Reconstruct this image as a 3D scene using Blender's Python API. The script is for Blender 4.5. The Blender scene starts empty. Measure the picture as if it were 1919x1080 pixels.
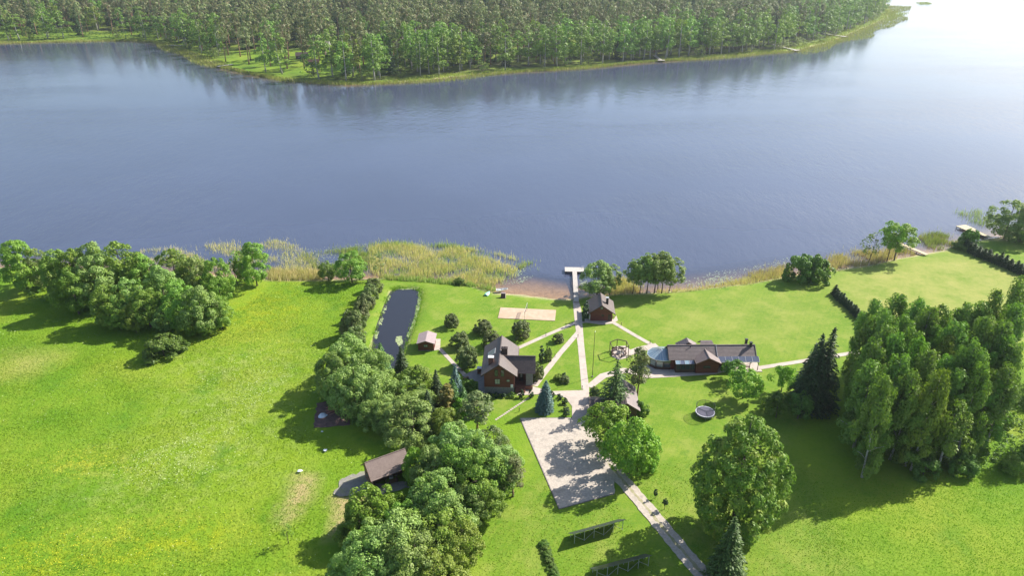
import bpy, math, random
import numpy as np
from mathutils import Vector, Matrix

# ------------------------------------------------------------------ camera, sky, sun, exposure
S = bpy.context.scene
COL = S.collection
R = math.radians
CAM_H, CAM_PITCH, CAM_F = 92.0, 26.0, 1350.0      # metres, degrees below the horizon, focal length in photo pixels
cam = bpy.data.objects.new('camera', bpy.data.cameras.new('camera'))
COL.objects.link(cam)
cam.location = (0, 0, CAM_H)
cam.rotation_euler = (R(90 - CAM_PITCH), 0, 0)
cam.data.sensor_width = 36.0
cam.data.lens = 36.0 * CAM_F / 1919.0
cam.data.clip_start, cam.data.clip_end = 0.5, 20000
S.camera = cam

SUN_EL, SUN_AZ = 38.0, 61.0                        # azimuth clockwise from +Y
W = bpy.data.worlds.new('World'); S.world = W; W.use_nodes = True
_wt = W.node_tree
_sky = _wt.nodes.new('ShaderNodeTexSky'); _sky.sky_type = 'NISHITA'; _sky.sun_disc = False
_sky.sun_elevation, _sky.sun_rotation = R(SUN_EL), R(SUN_AZ)
_sky.air_density, _sky.dust_density = 1.0, 1.3
_wt.links.new(_sky.outputs[0], _wt.nodes['Background'].inputs[0])
_wt.nodes['Background'].inputs[1].default_value = 0.098
sun = bpy.data.objects.new('sun', bpy.data.lights.new('sun', 'SUN'))
COL.objects.link(sun)
sun.data.energy, sun.data.angle, sun.data.color = 5.0, R(0.53), (1.0, 0.95, 0.86)
sun.rotation_euler = (R(90 - SUN_EL), 0, R(180 - SUN_AZ))
S.view_settings.view_transform = 'Standard'
S.view_settings.look = 'None'
S.view_settings.gamma = 1.0
S.view_settings.use_curve_mapping = False
S.view_settings.exposure = 1.06
S.render.engine = 'CYCLES'
S.cycles.max_bounces = 6
S.cycles.diffuse_bounces = 2
S.cycles.glossy_bounces = 2
S.cycles.transmission_bounces = 3
S.cycles.transparent_max_bounces = 8
S.cycles.use_denoising = True

# ------------------------------------------------------------------ geometry of the view: photo pixel -> place on the ground
_c, _s = math.cos(R(CAM_PITCH)), math.sin(R(CAM_PITCH))
def G(x, y, z=0.0):
    dx, dy = (x - 959.5) / CAM_F, (y - 540.0) / CAM_F
    t = (z - CAM_H) / (-_s - dy * _c)
    return (dx * t, (_c - dy * _s) * t)
def row_of(X, Y, Z):
    return 540.0 - CAM_F * (Y * _s + (Z - CAM_H) * _c) / (Y * _c - (Z - CAM_H) * _s)
def GP(pts, z=0.0): return [G(a, b, z) for a, b in pts]
def height_between(base, top_y):
    X, Y = G(*base); lo, hi = 0.0, 60.0
    for _ in range(40):
        m = (lo + hi) / 2
        if row_of(X, Y, m) > top_y: lo = m
        else: hi = m
    return lo

# ------------------------------------------------------------------ mesh helpers
def link(name, data, parent=None):
    o = bpy.data.objects.new(name, data); COL.objects.link(o)
    if parent is not None: o.parent = parent
    return o
def tag(o, label=None, cat=None, group=None, kind=None):
    if label: o['label'] = label
    if cat: o['category'] = cat
    if group: o['group'] = group
    if kind: o['kind'] = kind
    return o
def thing(name, label, cat, loc=(0, 0, 0), rz=0.0, group=None):
    o = link(name, None); o.empty_display_size = 0.3
    o.location = loc; o.rotation_euler = (0, 0, rz)
    return tag(o, label, cat, group)
def np_mesh(name, verts, k, mat=None):
    """faces of k consecutive vertices each"""
    verts = np.asarray(verts, dtype=np.float32).reshape(-1, 3); n = len(verts); nf = n // k
    me = bpy.data.meshes.new(name)
    me.vertices.add(n); me.vertices.foreach_set('co', verts.ravel())
    me.loops.add(n); me.loops.foreach_set('vertex_index', np.arange(n, dtype=np.int32))
    me.polygons.add(nf)
    me.polygons.foreach_set('loop_start', np.arange(0, n, k, dtype=np.int32))
    me.update(calc_edges=True)
    if mat: me.materials.append(mat)
    return me
class MB:
    def __init__(s): s.v = []; s.f = []
    def add(s, vs, fs):
        b = len(s.v); s.v += [tuple(v) for v in vs]; s.f += [tuple(i + b for i in f) for f in fs]; return s
    def hexa(s, p): # p: 8 points, bottom 4 ccw, top 4 ccw
        return s.add(p, [(3, 2, 1, 0), (4, 5, 6, 7), (0, 1, 5, 4), (1, 2, 6, 5), (2, 3, 7, 6), (3, 0, 4, 7)])
    def box(s, x0, x1, y0, y1, z0, z1):
        return s.hexa([(x0, y0, z0), (x1, y0, z0), (x1, y1, z0), (x0, y1, z0), (x0, y0, z1), (x1, y0, z1), (x1, y1, z1), (x0, y1, z1)])
    def bar(s, p, q, w=0.1, h=None):
        p, q = Vector(p), Vector(q); h = h or w; d = (q - p).normalized()
        a = d.cross(Vector((0, 0, 1)))
        if a.length < 1e-3: a = Vector((1, 0, 0))
        a.normalize(); b = a.cross(d).normalized(); a *= w / 2; b *= h / 2
        return s.hexa([p - a - b, p + a - b, q + a - b, q - a - b, p - a + b, p + a + b, q + a + b, q - a + b])
    def tube(s, pts, rad, n=6, cap=True):
        pts = [Vector(p) for p in pts]; b = len(s.v); m = len(pts)
        for i, p in enumerate(pts):
            d = (pts[min(i + 1, m - 1)] - pts[max(i - 1, 0)]).normalized()
            a = d.cross(Vector((0.12, 0.31, 0.94)))
            if a.length < 1e-3: a = Vector((1, 0, 0))
            a.normalize(); c = d.cross(a)
            for k in range(n):
                t = 2 * math.pi * k / n
                s.v.append(tuple(p + (a * math.cos(t) + c * math.sin(t)) * rad[i]))
        for i in range(m - 1):
            for k in range(n):
                k2 = (k + 1) % n
                s.f.append((b + i * n + k, b + i * n + k2, b + (i + 1) * n + k2, b + (i + 1) * n + k))
        if cap:
            s.f.append(tuple(b + (m - 1) * n + k for k in range(n)))
            s.f.append(tuple(b + k for k in reversed(range(n))))
        return s
    def cyl(s, x, y, z0, z1, r, n=12, r2=None): return s.tube([(x, y, z0), (x, y, z1)], [r, r if r2 is None else r2], n)
    def prism(s, poly, z0, z1):
        n = len(poly)
        vs = [(p[0], p[1], z0) for p in poly] + [(p[0], p[1], z1) for p in poly]
        return s.add(vs, [tuple(reversed(range(n))), tuple(range(n, 2 * n))] + [(i, (i + 1) % n, n + (i + 1) % n, n + i) for i in range(n)])
    def slab(s, p, t):
        """thick panel under a planar polygon p (ccw from above)"""
        p = [Vector(q) for q in p]; n = (p[1] - p[0]).cross(p[2] - p[0]).normalized(); m = len(p)
        vs = [q - n * t for q in p] + p
        return s.add(vs, [tuple(reversed(range(m))), tuple(range(m, 2 * m))] + [(i, (i + 1) % m, m + (i + 1) % m, m + i) for i in range(m)])
    def mesh(s, name, mat=None, smooth=False):
        me = bpy.data.meshes.new(name); me.from_pydata(s.v, [], s.f); me.update()
        if mat: me.materials.append(mat)
        if smooth: me.shade_smooth()
        return me
    def build(s, name, mat, parent=None, smooth=False, label=None):
        o = link(name, s.mesh(name, mat, smooth), parent)
        if label: o['label'] = label
        return o

# ------------------------------------------------------------------ polygons
def pip(x, y, poly):
    r = np.zeros(x.shape, bool); n = len(poly)
    for i in range(n):
        x0, y0 = poly[i]; x1, y1 = poly[(i + 1) % n]
        if y0 == y1: continue
        r ^= ((y0 > y) != (y1 > y)) & (x < (x1 - x0) * (y - y0) / (y1 - y0) + x0)
    return r
def pdist(x, y, poly, closed=True):
    d = np.full(x.shape, 1e18); n = len(poly)
    for i in range(n if closed else n - 1):
        x0, y0 = poly[i]; x1, y1 = poly[(i + 1) % n]
        vx, vy = x1 - x0, y1 - y0; L = vx * vx + vy * vy + 1e-12
        t = np.clip(((x - x0) * vx + (y - y0) * vy) / L, 0, 1)
        d = np.minimum(d, (x - x0 - t * vx) ** 2 + (y - y0 - t * vy) ** 2)
    return np.sqrt(d)
def sdist(x, y, poly):                      # positive inside
    d = pdist(x, y, poly); return np.where(pip(x, y, poly), d, -d)
def smooth_poly(p, it=2, closed=True):
    for _ in range(it):
        q = []
        n = len(p)
        for i in range(n if closed else n - 1):
            a, b = p[i], p[(i + 1) % n]
            q += [(a[0] * .75 + b[0] * .25, a[1] * .75 + b[1] * .25), (a[0] * .25 + b[0] * .75, a[1] * .25 + b[1] * .75)]
        p = q if closed else [p[0]] + q + [p[-1]]
    return p
def sample_in(poly, n, rng):
    xs = [p[0] for p in poly]; ys = [p[1] for p in poly]; out = []
    got = 0
    while got < n:
        x = rng.uniform(min(xs), max(xs), 4 * n + 64); y = rng.uniform(min(ys), max(ys), 4 * n + 64)
        m = pip(x, y, poly); q = np.stack([x[m], y[m]], 1); out.append(q); got += len(q)
    return np.concatenate(out)[:n]

# ------------------------------------------------------------------ materials
def mat_new(name):
    m = bpy.data.materials.new(name); m.use_nodes = True; t = m.node_tree; t.nodes.clear()
    return m, t
def nd(t, typ, ins=None, **props):
    n = t.nodes.new(typ)
    for k, v in props.items(): setattr(n, k, v)
    for k, v in (ins or {}).items():
        s = n.inputs[k]
        if isinstance(v, bpy.types.NodeSocket): t.links.new(v, s)
        else:
            if isinstance(v, (tuple, list)) and len(v) == 3 and s.type == 'RGBA': v = tuple(v) + (1,)
            s.default_value = v
    return n
def mix(t, f, a, b, blend='MIX'):
    n = nd(t, 'ShaderNodeMix', data_type='RGBA', blend_type=blend)
    for i, v in ((0, f), (6, a), (7, b)):
        s = n.inputs[i]
        if isinstance(v, bpy.types.NodeSocket): t.links.new(v, s)
        else: s.default_value = (tuple(v) + (1,)) if isinstance(v, (tuple, list)) and len(v) == 3 else v
    return n.outputs[2]
def mth(t, op, a, b=None, clamp=False):
    n = nd(t, 'ShaderNodeMath', operation=op, use_clamp=clamp)
    for i, v in ((0, a), (1, b)):
        if v is None: continue
        if isinstance(v, bpy.types.NodeSocket): t.links.new(v, n.inputs[i])
        else: n.inputs[i].default_value = v
    return n.outputs[0]
def ramp(t, v, a, b):
    n = nd(t, 'ShaderNodeMapRange', {'Value': v, 'From Min': a, 'From Max': b}); return n.outputs[0]
def noise(t, vec, scale, detail=2.0, rough=.5, dist=0.0):
    ins = {'Scale': scale, 'Detail': detail, 'Roughness': rough, 'Distortion': dist}
    if vec is not None: ins['Vector'] = vec
    return nd(t, 'ShaderNodeTexNoise', ins).outputs['Fac']
def position(t): return nd(t, 'ShaderNodeNewGeometry').outputs['Position']
def out(t, sh): nd(t, 'ShaderNodeOutputMaterial', {'Surface': sh})

def surf(name, c1, c2=None, scale=2.0, rough=.7, bump=0.0, bscale=None, metal=0.0, spec=0.5, stretch=None, c3=None):
    """two-tone noisy surface; coordinates are the object's own"""
    m, t = mat_new(name)
    co = nd(t, 'ShaderNodeTexCoord').outputs['Object']
    if stretch: co = nd(t, 'ShaderNodeMapping', {'Vector': co, 'Scale': stretch}).outputs[0]
    c = c1
    if c2:
        f = ramp(t, noise(t, co, scale, 4, .6), .32, .68)
        c = mix(t, f, c1, c2)
        if c3: c = mix(t, ramp(t, noise(t, co, scale * .23, 3, .6), .52, .75), c, c3)
    ins = {'Base Color': c, 'Roughness': rough, 'Metallic': metal, 'Specular IOR Level': spec}
    if bump:
        ins['Normal'] = nd(t, 'ShaderNodeBump', {'Height': noise(t, co, bscale or scale * 4, 3, .6), 'Strength': bump, 'Distance': .05}).outputs[0]
    out(t, nd(t, 'ShaderNodeBsdfPrincipled', ins).outputs[0])
    return m

def leafmat(name, c1, c2, c3=None, trans=.33, tcol=None, rough=.55, spec=.3, vary=.34):
    m, t = mat_new(name)
    g = nd(t, 'ShaderNodeNewGeometry')
    oi = nd(t, 'ShaderNodeObjectInfo')
    c = mix(t, g.outputs['Random Per Island'], c1, c2)
    if c3:
        co = nd(t, 'ShaderNodeTexCoord').outputs['Object']
        c = mix(t, ramp(t, noise(t, co, .35, 2, .5), .5, .72), c, c3)
    h = nd(t, 'ShaderNodeHueSaturation', {'Hue': mth(t, 'ADD', mth(t, 'MULTIPLY', oi.outputs['Random'], .03), .485),
        'Saturation': 1.0, 'Value': mth(t, 'ADD', mth(t, 'MULTIPLY', oi.outputs['Random'], vary), 1 - vary / 2), 'Color': c}).outputs[0]
    b = nd(t, 'ShaderNodeBsdfPrincipled', {'Base Color': h, 'Roughness': rough, 'Specular IOR Level': spec}).outputs[0]
    tr = nd(t, 'ShaderNodeBsdfTranslucent', {'Color': mix(t, 1.0, h, tcol or (.85, 1.0, .45), 'MULTIPLY')}).outputs[0]
    out(t, nd(t, 'ShaderNodeMixShader', {0: trans, 1: b, 2: tr}).outputs[0])
    return m

M = {}
M['alder'] = leafmat('leaf_alder', (.125, .235, .028), (.235, .365, .052), (.25, .35, .040))
M['willow'] = leafmat('leaf_willow', (.175, .280, .060), (.300, .400, .115), (.27, .375, .072))
M['birch'] = leafmat('leaf_birch', (.120, .225, .034), (.235, .350, .062), (.20, .32, .045))
M['bright'] = leafmat('leaf_bright', (.140, .275, .026), (.250, .410, .048), (.25, .37, .035))
M['yellowgreen'] = leafmat('leaf_yellow_green', (.160, .245, .028), (.27, .345, .05))
M['linden'] = leafmat('leaf_linden', (.105, .200, .024), (.205, .300, .042), (.30, .34, .055))
M['spruce'] = leafmat('needle_spruce', (.036, .070, .026), (.072, .120, .036), trans=.16)
M['spruce_pale'] = leafmat('needle_young_spruce', (0.056, 0.128, 0.032), (0.120, 0.208, 0.048), trans=.15)  # paler needle colour for the young, loose and front spruces
M['blue'] = leafmat('needle_blue_spruce', (0.078, 0.150, 0.132), (0.144, 0.240, 0.210), trans=.12)
M['pine'] = leafmat('needle_pine', (.105, .150, .048), (.190, .230, .075), (.21, .20, .085), trans=.24)
M['farpine'] = leafmat('needle_forest_pine', (.115, .160, .055), (.245, .270, .105), (.29, .21, .125), trans=.24, vary=.6)
M['farbirch'] = leafmat('leaf_forest_birch', (.185, .260, .055), (.330, .400, .110), (.29, .37, .085), trans=.33, vary=.5)
M['gold'] = leafmat('leaf_golden', (0.154, 0.165, 0.033), (0.264, 0.220, 0.050), (0.176, 0.143, 0.044))
M['thuja'] = leafmat('needle_thuja', (0.022, 0.054, 0.019), (0.046, 0.094, 0.029), trans=.1)
M['olive'] = leafmat('leaf_olive', (0.136, 0.192, 0.056), (0.224, 0.272, 0.088), (0.240, 0.224, 0.096))
M['shrub'] = leafmat('leaf_shrub', (.085, .165, .028), (.155, .255, .038))
M['bark'] = surf('bark', (.075, .055, .042), (.13, .10, .08), 5, .9, .5, stretch=(3, 3, .5))
M['birchbark'] = surf('bark_birch', (.55, .52, .47), (.13, .12, .11), 3, .8, .2, stretch=(1, 1, 2.5))
M['pinebark'] = surf('bark_pine', (.34, .19, .11), (.17, .11, .085), 4, .9, .4, stretch=(3, 3, .6))

M['wood_red'] = surf('stained_log_wood', (.115, .026, .020), (.180, .046, .034), 2.2, .6, .3, stretch=(.6, .6, 6), c3=(.080, .022, .018))
M['wood_dark'] = surf('dark_timber', (.050, .026, .019), (.085, .045, .032), 3, .65, .2)
M['wood_brown'] = surf('brown_timber', (.13, .07, .04), (.20, .115, .07), 3, .7, .3, stretch=(1, 1, 5))
M['trim'] = surf('dark_window_trim', (.038, .024, .02), (.05, .032, .026), 3, .5)
M['roof'] = surf('brown_roof_tile', (.140, .106, .100), (.185, .142, .134), 1.6, .55, .25, 9, c3=(.12, .095, .088))
M['roof_main'] = surf('dark_brown_roof_tile', (.064, .044, .038), (.098, .070, .060), 1.8, .5, .3, 9, spec=.6)
M['roof_shed'] = surf('mauve_roof_felt', (.25, .19, .19), (.32, .25, .245), 2.5, .7, .2)
M['roof_barn'] = surf('weathered_barn_roof', (.150, .105, .088), (.205, .150, .128), 1.5, .6, .3, 8)
M['stone'] = surf('field_stone', (.17, .16, .155), (.30, .28, .26), 3.5, .8, .6, 6)
M['glass'] = surf('window_glass', (.045, .055, .06), None, rough=.06, spec=.9)
M['glasslight'] = surf('curtained_window', (.36, .37, .34), (.20, .22, .22), 1.4, .12, spec=.8)
M['roofglass'] = surf('sunroom_roof_glass', (.20, .29, .36), (.27, .36, .42), .8, .12, spec=.9)
M['panel'] = surf('photovoltaic_glass', (.10, .115, .17), (.13, .145, .20), .7, .2, spec=.6)
M['rackpanel'] = surf('dark_photovoltaic_glass', (.028, .032, .05), (.04, .044, .06), .7, .35, spec=.3)
M['panelback'] = surf('panel_back_sheet', (.22, .22, .20), (.27, .27, .25), 1, .5)
M['alu'] = surf('aluminium', (.58, .58, .57), None, rough=.35, metal=.6)
M['steel'] = surf('galvanised_steel', (.45, .46, .47), (.55, .56, .57), 3, .45, metal=.5)
M['white'] = surf('white_paint', (.75, .74, .72), (.68, .67, .65), 3, .5)
M['plank'] = surf('pale_weathered_planks', (.36, .33, .30), (.47, .43, .39), 3, .75, .2)
M['plankdark'] = surf('wet_pile_timber', (.06, .05, .045), (.10, .085, .07), 3, .7)
M['plankyellow'] = surf('new_planks', (.40, .32, .19), (.50, .41, .26), 2, .7)
M['paver'] = surf('pale_pink_pavers', (.37, .31, .265), (.46, .39, .335), 1.2, .85, .25, 5, c3=(.32, .275, .235))
M['gravel'] = surf('pale_gravel', (.33, .285, .24), (.47, .405, .34), 2.6, .95, .6, 10, c3=(.28, .25, .215))
M['sand'] = surf('court_sand', (.40, .285, .20), (.49, .355, .255), .8, .95, .3, 6, c3=(.36, .27, .18))
M['verge'] = surf('worn_grassy_gravel', (.22, .21, .10), (.34, .30, .20), 1.6, .95, .5, 8, c3=(.14, .20, .03))
M['yard'] = surf('shade_grey_yard', (.17, .16, .14), (.25, .235, .20), 1.3, .95, .5, 8, c3=(.20, .22, .08))
M['asphalt'] = surf('grey_paving', (.20, .19, .185), (.27, .26, .25), 1.5, .85, .3, 8)
M['plotsoil'] = surf('dark_turned_soil', (.085, .050, .045), (.17, .10, .085), 1.2, .95, .8, 4)
M['kerb'] = surf('kerb_stone', (.16, .14, .13), (.26, .23, .21), 4, .9, .4)
M['black'] = surf('black_metal', (.02, .02, .022), None, rough=.45)
M['brick'] = surf('red_brick', (.16, .065, .045), (.22, .09, .06), 6, .85, .3)
M['teal'] = surf('teal_gelcoat', (.22, .52, .47), (.30, .60, .54), 2, .35)
M['mat'] = surf('jumping_mat', (.085, .08, .12), (.11, .10, .15), 2, .6)
M['padding'] = surf('pale_padding', (.62, .62, .68), (.52, .5, .6), 2, .5)
M['orange'] = surf('orange_tank', (.55, .17, .07), (.62, .22, .09), 2, .45)
M['tarp'] = surf('white_tarpaulin', (.55, .60, .68), (.68, .72, .78), 2, .5, .3)
M['plankred'] = surf('red_brown_planks', (.30, .12, .09), (.40, .19, .14), 3, .8)

def netmat(name, col, alpha):
    m, t = mat_new(name)
    b = nd(t, 'ShaderNodeBsdfDiffuse', {'Color': col}).outputs[0]
    tr = nd(t, 'ShaderNodeBsdfTransparent').outputs[0]
    out(t, nd(t, 'ShaderNodeMixShader', {0: alpha, 1: tr, 2: b}).outputs[0]); return m
M['net'] = netmat('mesh_netting', (.03, .03, .04), .28)

# ------------------------------------------------------------------ shorelines, terrain
WATER_Z = -0.40
near_px = [(-150, 502), (0, 499), (150, 502), (260, 506), (350, 512), (440, 517), (510, 522), (600, 523), (690, 521), (725, 519), (800, 523), (880, 531), (908, 541),
           (932, 548), (962, 550), (1000, 554), (1040, 558.5), (1076, 560), (1100, 554), (1160, 549), (1220, 547), (1290, 542), (1400, 529), (1480, 515),
           (1550, 506), (1620, 497), (1690, 481), (1735, 474), (1765, 468), (1795, 458), (1850, 448), (1905, 437)]
far_px = [(-120, 77), (0, 80), (100, 77), (200, 75), (280, 76), (318, 84), (338, 94), (372, 106), (408, 121), (450, 133), (500, 143), (545, 149), (600, 153),
          (660, 157), (720, 154), (800, 148), (900, 137), (1000, 131), (1100, 125), (1200, 116), (1300, 109), (1400, 101), (1490, 93), (1550, 79), (1610, 55),
          (1655, 36), (1668, 22), (1668, 10), (1665, -5), (1700, -25)]
near_w = GP(near_px)
far_w = GP(far_px)
lake = [(-900, 330), (-420, 240)] + near_w + GP([(1960, 428), (2060, 405), (2250, 375)]) + [(330, 300), (480, 420), (700, 600), (1000, 900), (1500, 1500), (1900, 2600), (1500, 3600), (1150, 2900), (980, 2100)] \
    + far_w[::-1] + [(-640, 745), (-900, 740)]
pond_px = [(736, 539), (760, 537), (784, 540), (790, 551), (786, 574), (778, 600), (768, 628), (757, 655), (748, 690), (728, 697), (702, 684), (696, 642), (704, 611),
           (717, 576), (727, 551)]
pond = smooth_poly(GP(pond_px), 1)
beach_w = GP([(905, 545), (945, 515), (1000, 512), (1080, 530), (1110, 540), (1110, 565), (1000, 570), (920, 560)])
def terrain(x, y):
    x, y = np.asarray(x, float), np.asarray(y, float)
    d = sdist(x, y, lake)
    n = np.sin(x * .13 + 1.3) * np.cos(y * .11) * .5 + np.sin(x * .37 + y * .23) * .3
    d = d + n * np.clip((y - 150) / 60, .2, 2.0) * .8
    z = np.where(d < -3, 0.0, np.where(d < 0, WATER_Z * (d + 3) / 3, WATER_Z - .10 * d))
    db = sdist(x, y, beach_w)
    k = np.clip(db / 12 + .45, 0, 1) * np.clip(d, 0, 1)
    z = z * (1 - k) + (WATER_Z - .034 * d) * k
    z = np.maximum(z, -4.0)
    far = (y > 400) & (d < -8)
    z = np.where(far, np.minimum(14.0, (-8 - d) * .035) + np.where(far, np.sin(x * .02) * np.sin(y * .017) * np.clip((-8 - d) / 60, 0, 1) * 2, 0), z)
    dp = sdist(x, y, pond)
    z = np.where(dp > -1.0, np.minimum(z, -.45 * np.clip((dp + 1.0) / 1.0, 0, 3)), z)
    return z
def lines(lo, hi, step, a, b, grow, cap):
    c = list(np.arange(lo, hi, step)); s = step; v = c[-1]
    while v < b: s = min(s * grow, cap if abs(v) < 900 else 1e9); v += s; c.append(v)
    s = step; v = c[0]
    while v > a: s = min(s * grow, cap if abs(v) < 900 else 1e9); v -= s; c.insert(0, v)
    return np.array(c)
gx = lines(-165, 175, 1.5, -6000, 6000, 1.07, 9)
gy = np.concatenate([np.array([-400, -200, -100, -40, 0, 30, 50, 62]), np.arange(70, 216, 1.5), np.arange(218, 560, 6.0), np.arange(560, 1100, 5.0), 1100 * 1.06 ** np.arange(0, 32)])
XX, YY = np.meshgrid(gx, gy)
fx, fy = XX.ravel(), YY.ravel()
gz = terrain(fx, fy)
def soft(poly_px, w, x=fx, y=fy, world=None):
    p = world or GP(poly_px); return np.clip(sdist(x, y, p) / w + .5, 0, 1)
lawn_px = [(690, 535), (655, 640), (660, 690), (790, 700), (880, 770), (975, 790), (1000, 890), (905, 985), (890, 1090), (860, 1300), (1560, 1300), (1600, 1080), (1540, 940), (1480, 850),
           (1500, 780), (1600, 690), (1700, 640), (2400, 640), (2400, 430), (1850, 446), (1735, 473), (1620, 496), (1480, 514), (1290, 541), (1100, 552), (1075, 560), (960, 549), (905, 542), (720, 519)]
dry_px = [(1560, 535), (1600, 505), (1700, 490), (1800, 478), (1880, 500), (1960, 540), (1990, 620), (1900, 640), (1700, 640), (1620, 600)]
dry2_px = [(1180, 575), (1300, 556), (1450, 550), (1540, 560), (1560, 610), (1480, 650), (1350, 645), (1240, 610)]
dry3_px = [(1420, 930), (1520, 960), (1640, 1090), (1480, 1100), (1440, 1010)]
soil_px = [(556, 890), (590, 896), (580, 930), (556, 965), (530, 985), (522, 960), (545, 930)]
soil2_px = [(622, 930), (680, 925), (685, 945), (655, 965), (645, 1000), (618, 1010), (628, 960)]
beach_px = [(918, 536), (1000, 535), (1088, 548), (1092, 563), (1040, 563), (960, 554), (925, 551)]
fl_px = [[(350, 680), (520, 660), (560, 700), (480, 760), (470, 860), (400, 890), (250, 930), (180, 880), (330, 830), (380, 760)]]
yl_px = [[(440, 540), (500, 560), (560, 620), (470, 650), (430, 610)], [(60, 1000), (220, 980), (260, 1080), (60, 1090)], [(120, 860), (200, 840), (230, 880), (150, 900)]]
at = {}
at['lawn'] = soft(lawn_px, 4)
at['dry'] = np.maximum.reduce([soft(dry_px, 14) * .75, soft(dry2_px, 16) * .28, soft(dry3_px, 25) * .15, soft([(1390, 905), (1300, 880), (1290, 960), (1340, 985)], 8) * .35])
at['soil'] = np.maximum(soft(soil_px, 4), soft(soil2_px, 3))
at['soil'] = np.maximum(at['soil'], soft([(20, 660), (110, 665), (60, 700), (0, 705)], 10) * .35)
ld = sdist(fx, fy, lake)
at['bed'] = np.clip((ld + 1.2) / 1.6, 0, 1)
at['bed'] = np.maximum(at['bed'], np.clip((sdist(fx, fy, pond) - .1) / .5, 0, 1))
glade = np.maximum(soft([(395, 118), (430, 95), (480, 92), (520, 98), (600, 92), (680, 85), (720, 100), (700, 140), (600, 146), (500, 138)], 25), 0)
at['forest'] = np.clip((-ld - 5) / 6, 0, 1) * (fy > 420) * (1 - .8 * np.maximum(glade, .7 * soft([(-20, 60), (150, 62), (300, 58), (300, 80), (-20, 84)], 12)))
at['flower'] = soft(fl_px[0], 30)
at['butter'] = np.maximum.reduce([np.exp(-(((fx - G(*c)[0]) / s_[0]) ** 2 + ((fy - G(*c)[1]) / s_[1]) ** 2) / 2) for c, s_ in (((480, 590), (10, 13)), ((120, 1045), (11, 5)), ((160, 870), (6, 3)), ((300, 1010), (11, 5)))])
V = np.stack([fx, fy, gz], 1).astype(np.float32)
nx, ny = len(gx), len(gy)
I = np.arange(nx * ny).reshape(ny, nx)
Q = np.stack([I[:-1, :-1], I[:-1, 1:], I[1:, 1:], I[1:, :-1]], -1).reshape(-1, 4)
def grid_mesh(name, V, Q, mat, attrs):
    me = bpy.data.meshes.new(name)
    used = np.unique(Q); re = np.full(len(V), -1); re[used] = np.arange(len(used)); Q = re[Q]; V = V[used]
    me.vertices.add(len(V)); me.vertices.foreach_set('co', V.astype(np.float32).ravel())
    me.loops.add(Q.size); me.loops.foreach_set('vertex_index', Q.astype(np.int32).ravel())
    me.polygons.add(len(Q)); me.polygons.foreach_set('loop_start', np.arange(0, Q.size, 4, dtype=np.int32))
    me.update(calc_edges=True); me.materials.append(mat); me.shade_smooth()
    for k, v in attrs.items():
        a = me.attributes.new(k, 'FLOAT', 'POINT'); a.data.foreach_set('value', v[used].astype(np.float32))
    return me

m, t = mat_new('meadow_and_lawn')
P = position(t)
def A(n): return nd(t, 'ShaderNodeAttribute', attribute_name=n).outputs['Fac']
big, mid, small, fine = noise(t, P, .022, 3, .6), noise(t, P, .11, 4, .6), noise(t, P, .7, 4, .65), noise(t, P, 3.2, 3, .7)
lawn = mix(t, ramp(t, mid, .32, .7), (0.099, 0.195, 0.010), (0.172, 0.251, 0.020))
lawn = mix(t, mth(t, 'MULTIPLY', ramp(t, small, .5, .8), .5), lawn, (0.236, 0.275, 0.050))
mow = nd(t, 'ShaderNodeTexWave', {'Vector': nd(t, 'ShaderNodeMapping', {'Vector': P, 'Rotation': (0, 0, .5)}).outputs[0], 'Scale': .28, 'Distortion': 1.2, 'Detail': 2.0}).outputs['Fac']
lawn = mix(t, mth(t, 'MULTIPLY', mow, .34), lawn, (0.088, 0.185, 0.012))
mead = mix(t, ramp(t, big, .38, .62), (0.096, 0.204, 0.009), (0.172, 0.261, 0.013))
mead = mix(t, mth(t, 'MULTIPLY', ramp(t, mid, .45, .75), .75), mead, (0.187, 0.270, 0.020))
mead = mix(t, mth(t, 'MULTIPLY', ramp(t, small, .55, .78), .55), mead, (0.074, 0.181, 0.010))
mead = mix(t, mth(t, 'MULTIPLY', ramp(t, fine, .5, .8), .45), mead, (0.226, 0.285, 0.035))
pat = ramp(t, noise(t, P, .35, 4, .7), .45, .68)
mead = mix(t, mth(t, 'MULTIPLY', mth(t, 'MULTIPLY', A('flower'), pat), .75), mead, (0.325, 0.351, 0.130))
mead = mix(t, mth(t, 'MULTIPLY', mth(t, 'MULTIPLY', A('butter'), pat), .55), mead, (0.355, 0.342, 0.006))
streak = noise(t, nd(t, 'ShaderNodeMapping', {'Vector': P, 'Rotation': (0, 0, .35), 'Scale': (1, 2.6, 1)}).outputs[0], .9, 5, .75)
lawn = mix(t, mth(t, 'MULTIPLY', ramp(t, streak, .42, .74), .6), lawn, (0.207, 0.265, 0.035))
lawn = mix(t, mth(t, 'MULTIPLY', ramp(t, fine, .42, .78), .6), lawn, (0.064, 0.152, 0.009))
lawn = mix(t, mth(t, 'MULTIPLY', ramp(t, noise(t, P, .16, 5, .7), .48, .66), .6), lawn, (0.242, 0.270, 0.055))
lawn = mix(t, mth(t, 'MULTIPLY', ramp(t, noise(t, P, .33, 4, .7), .54, .7), .5), lawn, (0.059, 0.156, 0.010))
mead = mix(t, mth(t, 'MULTIPLY', ramp(t, noise(t, P, .045, 5, .65), .5, .66), .7), mead, (.225, .275, .028))
mead = mix(t, mth(t, 'MULTIPLY', ramp(t, noise(t, P, .075, 4, .7), .56, .7), .6), mead, (.055, .165, .010))
c = mix(t, A('lawn'), mead, lawn)
dryf = mth(t, 'MULTIPLY', A('dry'), ramp(t, mth(t, 'ADD', mid, mth(t, 'MULTIPLY', small, .5)), .45, .95))
c = mix(t, mth(t, 'MULTIPLY', dryf, 1.15, True), c, (.30, .29, .085))
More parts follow.
